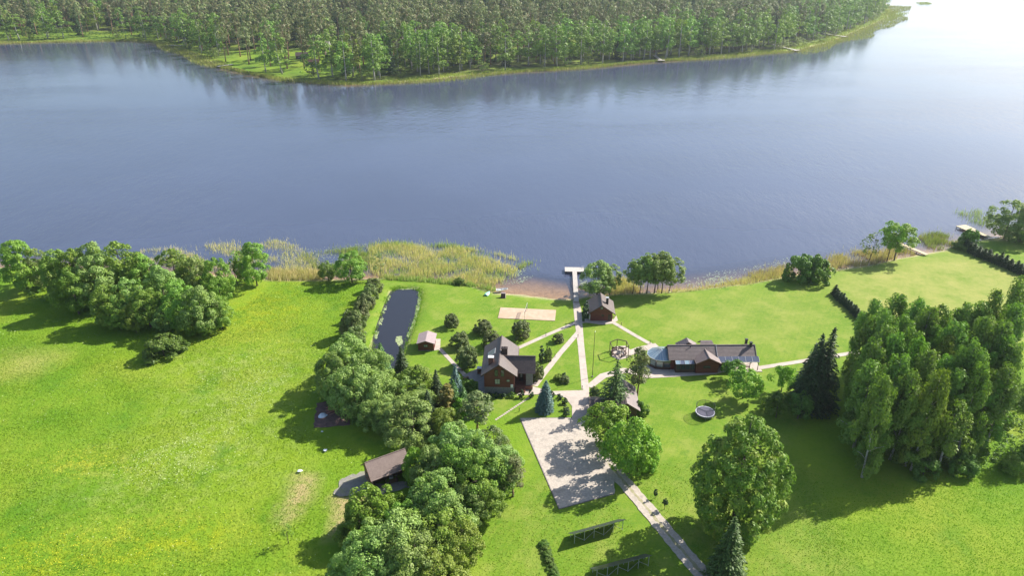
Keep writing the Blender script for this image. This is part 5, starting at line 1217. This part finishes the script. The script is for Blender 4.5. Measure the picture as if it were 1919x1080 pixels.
# glazed lean-to under the left eave
mb = MB()
for i in range(4):
    x0, x1 = 1.3 + i * 1.07, 1.3 + (i + 1) * 1.07 - .04
    MB().slab([(x0, -3.85, 2.42), (x1, -3.85, 2.42), (x1, -2.95, 2.86), (x0, -2.95, 2.86)], .05).build('skylight_panel', M['panel'] if i % 2 else M['roofglass'], h)
for i in range(5): mb.bar((1.28 + i * 1.07, -3.87, 2.44), (1.28 + i * 1.07, -2.95, 2.89), .06, .07)
mb.build('lean_to_bars', M['alu'], h)
mb = MB(); siding(mb, (1.4, -3.75), (5.9, -3.75), .1, .9); siding(mb, (1.4, -2.3), (1.4, -3.75), .1, 2.3); mb.box(1.4, 5.95, -3.78, -3.70, 2.2, 2.36); mb.build('lean_to_wall', M['wood_dark'], h)
for i in range(4): window(h, (1.98 + i * 1.08, -3.74, 1.55), u_x, f, 1.0, 1.28, 1, 1)
# solar veranda
for i in range(6):
    x0, x1 = 11.5 + i * 1.58, 11.5 + (i + 1) * 1.58 - .09
    p_ = MB().slab([(x0, -3.45, 2.58), (x1, -3.45, 2.58), (x1, -2.22, 3.42), (x0, -2.22, 3.42)], .05).build('solar_panel', M['panel'], h)
mb = MB()
for i in range(7): mb.bar((11.46 + i * 1.58, -3.47, 2.58), (11.46 + i * 1.58, -2.22, 3.42), .07, .06)
mb.bar((11.4, -3.47, 2.56), (21.0, -3.47, 2.56), .06, .08); mb.build('panel_rail', M['alu'], h)
for x, y in ((13.0, -3.3), (15.6, -3.3), (18.9, -3.15), (20.85, -3.15), (20.4, 0)): mb = MB(); mb.bar((x, y, 0), (x, y, 2.6 if y < -1 else 4.9), .12); mb.build('veranda_post', M['black'], h)
mb = MB(); mb.box(11.4, 21.9, -3.7, 1.5, -.3, .12); mb.build('veranda_floor', M['paver'], h)
t_ = thing('veranda_table', 'small dark table under the veranda roof', 'table', (36.9 + 18.6, 146.9 - 2.3, .12), 0); mb = MB(); mb.box(-.6, .6, -.35, .35, .68, .74); mb.build('tabletop', M['wood_dark'], t_)
for sx in (-.5, .5):
    for sy in (-.28, .28): mb = MB(); mb.bar((sx, sy, 0), (sx, sy, .68), .06); mb.build('leg', M['wood_dark'], t_)
# sunroom: half octagon with a fan of roof panes
cx0, cy0, rr, ze, za = -1.35, .75, 3.25, 2.45, 3.95
ang = [90, 120, 150, 180, 210, 240, 270]
ring = [(cx0 + rr * math.cos(R(a)), cy0 + rr * math.sin(R(a))) for a in ang]
ext = [(.35, ring[0][1])] + ring + [(.35, ring[-1][1])]
apx = [(.35, cy0, za)] + [(cx0, cy0, za)] * 7 + [(.35, cy0, za)]
bars = MB(); wb = MB()
for i in range(len(ext) - 1):
    (x0, y0), (x1, y1) = ext[i], ext[i + 1]; A0, A1 = Vector(apx[i]), Vector(apx[i + 1]); E0, E1 = Vector((x0, y0, ze)), Vector((x1, y1, ze))
    if (A0 - A1).length < .01:
        m0 = (E0 + E1) / 2
        for T in ([E0, m0, A0], [m0, E1, A0]): MB().slab(T, .03).build('roof_pane', M['roofglass'], h)
        bars.bar(m0 + Vector((0, 0, .02)), A0 + Vector((0, 0, .02)), .04, .05)
    else: MB().slab([E0, E1, A1, A0], .03).build('roof_pane', M['roofglass'], h)
    bars.bar(E0 + Vector((0, 0, .02)), A0 + Vector((0, 0, .02)), .06, .06); bars.bar(E0, E1, .10, .16)
    d = (E1 - E0); d.z = 0; L = d.length; d.normalize(); n_ = Vector((d.y, -d.x, 0))
    siding(wb, (x0, y0), (x1, y1), .1, .75)
    mid = (Vector((x0, y0, 0)) + Vector((x1, y1, 0))) / 2
    window(h, (mid.x, mid.y, 1.55), d, n_, L - .06, 1.6, 2 if L > 1.8 else 1, 1, 'glasslight' if i in (5, 6) else 'glass', name='sunroom_window')
bars.bar((cx0, cy0, za + .03), (.35, cy0, za + .03), .10, .10)
bars.build('sunroom_bars', M['alu'], h); wb.build('sunroom_wall', M['wood_dark'], h)

# ------------------------------------------------------------------ outbuilding half hidden by the conifers
h = thing('outbuilding', 'low brown outbuilding half hidden behind the loose spruce by the driveway', 'outbuilding', (16.7, 125, 0), R(-2))
mb = MB(); siding(mb, (5.2, .6), (9.6, .6), 0, 2.5, 4.0); siding(mb, (9.6, .6), (9.6, 8.6), 0, 2.5); siding(mb, (9.6, 8.6), (5.2, 8.6), 0, 2.5, 4.0); siding(mb, (5.2, 8.6), (5.2, .6), 0, 2.5); siding(mb, (.1, .3), (5.2, .3), 0, 2.4); siding(mb, (.1, 4.2), (.1, .3), 0, 2.5, 3.5); siding(mb, (5.2, 4.2), (.1, 4.2), 0, 2.5)
mb.build('wall', M['wood_dark'], h)
mb = MB(); slope(mb, (4.5, 9.3, 2.35), (4.5, 0, 2.35), (7.4, 0, 4.25), (7.4, 9.3, 4.25), 8); slope(mb, (10.3, 0, 2.35), (10.3, 9.3, 2.35), (7.4, 9.3, 4.25), (7.4, 0, 4.25), 8); mb.build('roof', M['roof'], h)
mb = MB(); slope(mb, (-.4, -.3, 2.4), (5.6, -.3, 2.4), (6.6, 2.25, 3.7), (-.4, 2.25, 3.7), 7); slope(mb, (5.6, 4.8, 2.4), (-.4, 4.8, 2.4), (-.4, 2.25, 3.7), (6.6, 2.25, 3.7), 7); mb.build('side_roof', M['roof_main'], h)
window(h, (7.4, .55, 1.6), u_x, f, 1.0, .9); mb = MB(); mb.box(1.2, 3.4, .2, .27, .05, 2.1); mb.build('door', M['wood_brown'], h)

# ------------------------------------------------------------------ jetties
def jetty(label, a, b, w, zz, mat, head=None, group=None, planks=4, segs=2, rail=False, lean=None):
    """a, b: stem centre line on the water; head: (length, depth) of the platform across its end"""
    a, b = Vector((a[0], a[1], 0)), Vector((b[0], b[1], 0)); d = (b - a); L = d.length; d.normalize(); n = Vector((-d.y, d.x, 0))
    o = thing('jetty', label, 'jetty', (a.x, a.y, 0), math.atan2(d.y, d.x), group)
    pw = w / planks
    for s in range(segs):
        for k in range(planks):
            mb = MB(); mb.box(L * s / segs + .02, L * (s + 1) / segs - .02, -w / 2 + k * pw + .015, -w / 2 + (k + 1) * pw - .015, zz - .06, zz + (k % 2) * .008 + .01); mb.build('plank', M[mat], o)
    if head:
        hl, hd, off = head; hp = max(3, int(hd / .5)); pw = hd / hp
        for k in range(hp):
            mb = MB(); mb.box(L + k * pw + .015, L + (k + 1) * pw - .015, -hl / 2 + off, hl / 2 + off, zz - .06, zz + (k % 2) * .008 + .012); mb.build('plank', M[mat], o)
        for x in (L + .2, L + hd - .2):
            for y in (-hl / 2 + .2, 0, hl / 2 - .2): mb = MB(); mb.cyl(x, y + off, -2.5, zz + .02 - .08, .11, 7); mb.build('pile', M['plankdark'], o)
        mb = MB(); mb.box(L + .05, L + hd - .05, -hl / 2 + off + .1, -hl / 2 + off + .2, zz - .24, zz - .07); mb.box(L + .05, L + hd - .05, hl / 2 + off - .2, hl / 2 + off - .1, zz - .24, zz - .07); mb.box(L + .02, L + .12, -hl / 2 + off + .2, hl / 2 + off - .2, zz - .3, zz - .07); mb.build('beam', M['plankdark'], o)
    for s in range(1, max(2, int(L / 3)) + 1):
        x = L * s / max(2, int(L / 3)) - .3
        for y in (-w / 2 + .1, w / 2 - .1): mb = MB(); mb.cyl(x, y, -2.5, zz - .07, .09, 7); mb.build('pile', M['plankdark'], o)
    mb = MB()
    for y in (-w / 2 + .12, w / 2 - .12): mb.box(.1, L, y - .05, y + .05, zz - .22, zz - .07)
    mb.build('bearer', M['plankdark'], o)
    return o, L
o, L = jetty('long pale plank jetty with a T-shaped head by the sandy beach', (18.0, 179.2), (19.05, 199.2), 1.35, .40, 'plank', (5.9, 3.2, -.0), planks=5, segs=4)
mb = MB()
for dy in (-.28, .28): mb.tube([(L + 2.9, -2.6 + dy, -.8), (L + 2.9, -2.6 + dy, 1.1), (L + 2.4, -2.6 + dy, 1.1), (L + 2.4, -2.6 + dy, .4)], [.04] * 4, 5)
for k in range(5): mb.bar((L + 2.9, -2.86, -.6 + k * .3), (L + 2.9, -2.32, -.6 + k * .3), .04)
mb.build('ladder', M['steel'], o)
jetty('yellowish jetty behind the leaning trees on the right shore', G(1737, 478, .2), G(1686, 456, .3), 1.5, .35, 'plankyellow', (4.2, 3.4, 0), planks=3, segs=3)
o, L = jetty('jetty with wide yellow platform at the far right of the near shore', G(1856, 446, .2), G(1822, 431, .3), 1.8, .35, 'plankyellow', (4.2, 4.6, .3), planks=3, segs=2)
for lb, a, b, w, hd in (('far jetty with a platform below the birch shore', (1448, 85), (1490, 95), 1.8, (5, 4, 0)), ('longest far jetty near the end of the opposite shore', (1530, 62), (1578, 69), 1.8, (4, 5, 0)), ('weathered far jetty with fallen branches beside it', (1226, 105), (1238, 114), 2.2, (6, 3, 0)),
                        ('small pale bathing jetty at the left glade of the opposite shore', (437, 122), (416, 125), 2.2, (4, 4, 0)), ('little grey jetty in the dark cove at the left', (348, 87), (324, 86), 2.0, (3, 3, 0))):
    jetty(lb, G(*a), G(*b), w + .6, 1.0, 'plank', hd, planks=3, segs=2)

# ------------------------------------------------------------------ boats and beach things
def hull(L, B, D, n=11):
    mb = MB(); prof = []
    for i in range(n):
        t = i / (n - 1); w = B / 2 * (math.sin(math.pi * min(1, t * .62 + .38)) ** .7 if t < 1 else 0); w = max(w, .02); sh = D + .18 * (t - .35) ** 2 * 2
        ring = [(-w, sh), (-w * .86, D * .4), (-w * .5, .02 + .12 * t ** 3), (0, .12 * t ** 3), (w * .5, .02 + .12 * t ** 3), (w * .86, D * .4), (w, sh)]
        inner = [(w * .92, sh), (w * .74, D * .42), (w * .4, .10 + .12 * t ** 3), (-w * .4, .10 + .12 * t ** 3), (-w * .74, D * .42), (-w * .92, sh)]
        prof.append([(L * (t - .5), y, z) for y, z in ring + inner])
    m = len(prof[0]); vs = [p for r in prof for p in r]; fs = []
    for i in range(n - 1):
        for k in range(m): k2 = (k + 1) % m; fs.append((i * m + k, (i + 1) * m + k, (i + 1) * m + k2, i * m + k2))
    fs.append(tuple(range(7))[::1]); return mb.add(vs, fs)
q = G(941, 545); b_ = thing('rowing_boat', 'white rowing boat drawn up on the sandy edge of the water', 'boat', (q[0], q[1], .02), R(16))
hull(3.5, 1.35, .5).build('hull', M['white'], b_)
for x in (-.9, .2): mb = MB(); mb.box(x - .13, x + .13, -.55, .55, .36, .40); mb.build('seat', M['alu'], b_)
mb = MB(); mb.box(-1.74, -1.62, -.40, .40, .1, .48); mb.build('transom', M['white'], b_)
q = G(914, 552); b_ = thing('dinghy', 'small teal dinghy turned upside down on the lawn by the reeds', 'boat', (q[0], q[1], .62), R(62)); b_.rotation_euler = (math.pi, 0, R(62))
hull(2.3, 1.25, .5).build('hull', M['teal'], b_); mb = MB(); mb.box(-1.0, .9, -.03, .03, -.04, .03); mb.build('keel', M['teal'], b_)
q = G(943, 558); b_ = thing('beach_seat', 'dark brown wooden beach seat with pale slanted side near the white boat', 'seat', (q[0], q[1], 0), R(-8))
mb = MB(); mb.hexa([(-.7, -.55, 0), (.7, -.55, 0), (.7, .55, 0), (-.7, .55, 0), (-.6, .1, 1.25), (.6, .1, 1.25), (.6, .55, 1.35), (-.6, .55, 1.35)]); mb.build('seat_box', M['wood_dark'], b_)
mb = MB(); mb.slab([(.72, -.5, .1), (.72, .5, .1), (.64, .5, 1.3), (.64, .1, 1.22)], .03); mb.build('side_board', M['roof_shed'], b_)
mb = MB(); mb.slab([(-.62, .08, 1.28), (.62, .08, 1.28), (.62, .6, 1.38), (-.62, .6, 1.38)], .04); mb.build('lid', M['roof_shed'], b_)
q = G(1841, 441); b_ = thing('rowing_boat', 'dark rowing boat moored at the foot of the far right jetty', 'boat', (q[0] - .6, q[1] - .8, WATER_Z + .02), R(-55)); hull(3.6, 1.3, .5).build('hull', M['plankdark'], b_)
mb = MB(); mb.box(-.2, .1, -.5, .5, .34, .38); mb.build('seat', M['wood_brown'], b_)
# volleyball net
e0, e1 = Vector(G(988, 583)), Vector(G(983, 600)); n_ = thing('volleyball_net', 'thin volleyball net on two poles across the sand court', 'net', (e0.x, e0.y, 0))
d = e1 - e0
for p in (Vector((0, 0)), d): mb = MB(); mb.cyl(p.x, p.y, 0, 2.55, .05, 7); mb.build('pole', M['steel'], n_)
mb = MB(); mb.bar((0, 0, 2.0), (d.x, d.y, 2.0), .01, .95); mb.build('netting', M['net'], n_)
mb = MB(); mb.bar((0, 0, 2.5), (d.x, d.y, 2.5), .03, .07); mb.build('top_tape', M['white'], n_)

# ------------------------------------------------------------------ pergola with fire pit
o = thing('pergola', 'hexagonal dark timber pergola frame standing over the fire pit', 'pergola', (26.2, 151.8, .06))
pr = [Vector((2.35 * math.cos(R(35 + 60 * k)), 2.35 * math.sin(R(35 + 60 * k)), 0)) for k in range(6)]
for k in range(6):
    mb = MB(); mb.bar(pr[k], pr[k] + Vector((0, 0, 2.6)), .15); mb.build('post', M['wood_dark'], o)
    a, b = pr[k] + Vector((0, 0, 2.66)), pr[(k + 1) % 6] + Vector((0, 0, 2.66)); e = (b - a).normalized() * .12
    mb = MB(); mb.bar(a - e, b + e, .12, .16 + .004 * k); mb.build('beam', M['wood_dark'], o)
q = thing('fire_pit', 'round dark fire pit in the middle of the pergola', 'fire pit', (26.2, 151.8, .06)); mb = MB(); mb.cyl(0, 0, 0, .35, .55, 14, .5); mb.build('pit_ring', M['stone'], q); mb = MB(); mb.cyl(0, 0, .35, .37, .42, 12); mb.build('ash_bed', M['black'], q)
for k, lb in enumerate(('bench at the right back of the pergola', 'bench at the back of the pergola', 'bench at the left back of the pergola', 'bench at the left front of the pergola', 'bench at the front of the pergola', 'bench at the right front of the pergola')):
    m_ = (pr[k] + pr[(k + 1) % 6]) / 2 * .78; an = math.atan2(m_.y, m_.x) + math.pi / 2
    q = thing('bench', 'dark wooden ' + lb, 'bench', (26.2 + m_.x, 151.8 + m_.y, .06), an, 'benches round the fire pit'); mb = MB(); mb.box(-.75, .75, -.2, .2, .40, .46); mb.build('seat', M['wood_dark'], q)
    for s in (-.6, .6): mb = MB(); mb.box(s - .05, s + .05, -.18, .18, 0, .40); mb.build('leg', M['wood_dark'], q)
    if k in (0, 1): mb = MB(); mb.box(-.75, .75, -.24, -.19, .5, .95); mb.build('backrest', M['wood_dark'], q)

# ------------------------------------------------------------------ trampoline
o = thing('trampoline', 'round trampoline with pale rim and safety net on the lawn', 'trampoline', (41.2, 126.5, 0))
mb = MB(); mb.prism([(1.82 * math.cos(t_), 1.82 * math.sin(t_)) for t_ in np.linspace(0, 2 * math.pi, 33)[:-1]], .88, .90); mb.build('jumping_mat', M['mat'], o)
def annulus(mb, r0, r1, z0, z1, n=32):
    for i in range(n):
        a, b = 2 * math.pi * i / n, 2 * math.pi * (i + 1) / n
        mb.hexa([(r0 * math.cos(a), r0 * math.sin(a), z0), (r1 * math.cos(a), r1 * math.sin(a), z0), (r1 * math.cos(b), r1 * math.sin(b), z0), (r0 * math.cos(b), r0 * math.sin(b), z0), (r0 * math.cos(a), r0 * math.sin(a), z1), (r1 * math.cos(a), r1 * math.sin(a), z1), (r1 * math.cos(b), r1 * math.sin(b), z1), (r0 * math.cos(b), r0 * math.sin(b), z1)])
mb = MB(); annulus(mb, 1.84, 2.02, .86, .94); mb.build('rim_pad', M['padding'], o)
mb = MB(); annulus(mb, 1.97, 2.0, .55, .85); mb.build('frame_skirt', M['mat'], o)
for k in range(6):
    a = R(20 + 60 * k); x, y = 1.95 * math.cos(a), 1.95 * math.sin(a)
    mb = MB(); mb.bar((x, y, 0), (x, y, .86), .06); mb.build('leg', M['steel'], o); mb = MB(); mb.bar((x * 1.06, y * 1.06, .1), (x * 1.06, y * 1.06, 2.6), .05); mb.build('net_pole', M['mat'], o)
mb = MB(); n = 32
vs = [(1.98 * math.cos(2 * math.pi * i / n), 1.98 * math.sin(2 * math.pi * i / n), z) for z in (.95, 2.5) for i in range(n)]
mb.add(vs, [(i, (i + 1) % n, n + (i + 1) % n, n + i) for i in range(n)]); mb.build('safety_net', M['net'], o)
mb = MB(); annulus(mb, 1.97, 2.02, 2.5, 2.56); mb.build('net_ring', M['black'], o)

# ------------------------------------------------------------------ ground solar racks
def rack(label, pa, pb):
    h0, rise, dep = .6, 2.02, 2.33
    a, b = Vector(G(*pa, h0)), Vector(G(*pb, h0)); d = b - a; L = d.length; o = thing('solar_rack', label, 'solar panels', (a.x, a.y, 0), math.atan2(d.y, d.x), 'ground solar racks on the lawn')
    cols = int(L / 1.12); cw = L / cols
    for i in range(cols):
        for j in range(2):
            s0, s1 = (j + .012) / 2, (j + .988) / 2; x0, x1 = i * cw + .02, (i + 1) * cw - .02
            P = [(x0, -dep * s1, h0 + rise * s1), (x1, -dep * s1, h0 + rise * s1), (x1, -dep * s0, h0 + rise * s0), (x0, -dep * s0, h0 + rise * s0)]
            MB().slab(P, .045).build('solar_panel', M['rackpanel'], o)
    mb = MB()
    for s in (.15, .4, .65, .9): mb.bar((0, -dep * s, h0 + rise * s - .10), (L, -dep * s, h0 + rise * s - .10), .06, .07)
    mb.build('rail', M['steel'], o)
    npst = 6
    for k in range(npst):
        x = .35 + (L - .7) * k / (npst - 1)
        mb = MB(); mb.bar((x, -dep * .86, 0), (x, -dep * .86, h0 + rise * .86 - .1), .08); mb.build('rear_post', M['steel'], o)
        mb = MB(); mb.bar((x, -dep * .2, 0), (x, -dep * .2, h0 + rise * .2 - .1), .08); mb.build('front_post', M['steel'], o)
        mb = MB(); mb.bar((x, -dep * .2, h0 * .5), (x, -dep * .84, h0 + rise * .8 - .15), .05); mb.build('brace', M['steel'], o)
        if k < npst - 1:
            x2 = .35 + (L - .7) * (k + 1) / (npst - 1); za_, zb_ = (.2, 1.7) if k % 2 else (1.7, .2)
            mb = MB(); mb.bar((x, -dep * .9, za_), (x2, -dep * .9, zb_), .05); mb.build('cross_brace', M['steel'], o)
    return o
rack('upper solar rack seen from behind, edge on, by the parking area', (1064, 1000), (1160, 973.5))
rack('lower solar rack seen from behind at the bottom edge', (1105, 1066), (1208, 1039))

# ------------------------------------------------------------------ flagpole, lights, odds and ends
q = G(1110, 707); o = thing('flagpole', 'tall thin flagpole without flag on the lawn by the straight path', 'flagpole', (q[0], q[1], 0)); mb = MB(); mb.tube([(0, 0, 0), (0, 0, 6), (0, 0, 12)], [.075, .06, .04], 8); mb.build('pole', M['trim'], o)
mb = MB(); mb.tube([(0, 0, 11.95), (0, 0, 12.15), (0, 0, 12.2)], [.05, .09, .02], 8); mb.build('finial', M['alu'], o); mb = MB(); mb.cyl(0, 0, 0, .25, .2, 10); mb.build('footing', M['stone'], o)
for x, y, lb in ((1091, 730, 'dark garden light at the corner of the forecourt'), (973, 772, 'dark garden light in the blue spruce\'s shadow'), (1023, 630, 'garden light by the back path'), (1083, 633, 'garden light at the fork of the two paths'), (1164, 611, 'garden light by the cabin path'), (1218, 645, 'garden light at the end of the cabin path'), (1040, 670, 'garden light along the diagonal path'), (1155, 886, 'garden light by the driveway mouth')):
    q = G(x, y); o = thing('garden_light', lb, 'garden light', (q[0], q[1], 0), 0, 'garden lights'); mb = MB(); mb.cyl(0, 0, 0, .75, .06, 7); mb.build('stem', M['black'], o); mb = MB(); mb.cyl(0, 0, .75, .95, .11, 8, .09); mb.build('lamp_head', M['trim'], o)
q = G(605, 780); o = thing('tarpaulin', 'crumpled white tarpaulin lying on the dark soil plot', 'tarpaulin', (q[0], q[1], .05), R(10)); rs = np.random.default_rng(4); vs, fs = [], []
for i in range(7):
    for k in range(6): vs.append(((i - 3) * .42 * (1 - .06 * k) + rs.uniform(-.1, .1), (k - 2.5) * .38 + rs.uniform(-.1, .1), max(.02, .55 - .11 * ((i - 3) ** 2 + (k - 2.5) ** 2) ** .9 + rs.uniform(-.08, .12)) if 0 < i < 6 and 0 < k < 5 else 0))
for i in range(6):
    for k in range(5): a_ = i * 6 + k; fs.append((a_, a_ + 6, a_ + 7, a_ + 1))
MB().add(vs, fs).build('tarp_sheet', M['tarp'], o)
q = G(628, 766); o = thing('plank_pile', 'loose pile of red-brown planks on the dark soil plot', 'planks', (q[0], q[1], .05), R(25))
for k in range(18):
    mb = MB(); mb.box(-1.9, 1.9, -.11, .11, 0, .06); p_ = mb.build('plank', M['plankred'], o); p_.location = (rs.uniform(-.4, .4), -1.5 + (k % 12) * .25, .05 + (k % 3) * .12 + (k // 12) * .3); p_.rotation_euler = (rs.uniform(-.1, .1), rs.uniform(-.08, .08), rs.uniform(-.5, .5))
for x, y, lb in ((610, 847, 'white plastic sheet lying in the thicket\'s shadow'), (562, 886, 'pale sheet of cloth left on the meadow edge'), (604, 812, 'small white rag on the shaded grass')):
    q = G(x, y); o = thing('plastic_sheet', lb, 'sheet', (q[0], q[1], .3)); s_ = .35 if x == 604 else .6; mb = MB(); vs = [(s_ * math.cos(k * 1.05) * rs.uniform(.6, 1.1), s_ * .7 * math.sin(k * 1.05) * rs.uniform(.6, 1.1), rs.uniform(0, .12)) for k in range(6)] + [(0, 0, .22)]
    mb.add(vs, [(k, (k + 1) % 6, 6) for k in range(6)]); mb.build('sheet', M['tarp'], o)
q = G(744, 519); o = thing('garden_bench', 'pale bench at the lake end of the pond lawn', 'bench', (q[0], q[1], 0), R(8)); mb = MB(); mb.box(-.9, .9, -.22, .22, .42, .5); mb.build('seat', M['plank'], o); mb = MB(); mb.box(-.9, .9, .2, .25, .5, .95); mb.build('backrest', M['plank'], o)
for s in (-.7, .7): mb = MB(); mb.box(s - .06, s + .06, -.2, .2, 0, .42); mb.build('leg', M['wood_dark'], o)

# ------------------------------------------------------------------ cabins in the glade across the lake
def far_cabin(label, px, w, d, hw, hr, wall, roof, rz):
    q = G(*px); z = float(terrain([q[0]], [q[1]])[0]); o = thing('far_cabin', label, 'cabin', (q[0], q[1], z), rz)
    mb = MB(); siding(mb, (-w / 2, 0), (w / 2, 0), -.3, hw, bh=.4); siding(mb, (w / 2, 0), (w / 2, d), -.3, hw, hr - .15, bh=.4); siding(mb, (w / 2, d), (-w / 2, d), -.3, hw, bh=.4); siding(mb, (-w / 2, d), (-w / 2, 0), -.3, hw, hr - .15, bh=.4); mb.build('wall', M[wall], o)
    mb = MB(); slope(mb, (-w / 2 - .5, -.6, hw - .2), (w / 2 + .5, -.6, hw - .2), (w / 2 + .5, d / 2, hr), (-w / 2 - .5, d / 2, hr), 5); slope(mb, (w / 2 + .5, d + .6, hw - .2), (-w / 2 - .5, d + .6, hw - .2), (-w / 2 - .5, d / 2, hr), (w / 2 + .5, d / 2, hr), 5); mb.build('roof', M[roof], o)
    for x in (-w * .25, w * .25): window(o, (x, -.05, hw * .52), (1, 0, 0), (0, -1, 0), 1.4, 1.2, 2, 1, 'glasslight')
    mb = MB(); mb.box(-.5, .5, -.1, -.04, 0, 2.0); mb.build('door', M['trim'], o)
far_cabin('dark cabin with blue-grey roof in the glade across the lake', (566, 113), 9, 6, 2.6, 5, 'wood_dark', 'roof_main', R(8))
far_cabin('low dark shelter near the water of the glade across the lake', (588, 124), 8, 4, 2.2, 3.6, 'wood_dark', 'wood_dark', R(4))
far_cabin('pale cottage half hidden by birches in the far glade', (606, 93), 10, 7, 2.8, 5.2, 'white', 'roof_shed', R(-4))

# ------------------------------------------------------------------ the air: even pale haze over the whole place
mb = MB(); mb.box(-9000, 9000, -1000, 9000, -6.0, 96.0)
m, t = mat_new('haze_air')
o_ = t.nodes.new('ShaderNodeOutputMaterial')
t.links.new(nd(t, 'ShaderNodeVolumePrincipled', {'Color': (.80, .88, 1.0), 'Density': .00008, 'Anisotropy': .45}).outputs[0], o_.inputs['Volume'])
M['haze'] = m
tag(mb.build('haze', m), 'thin blue summer haze over the lake', kind='stuff')
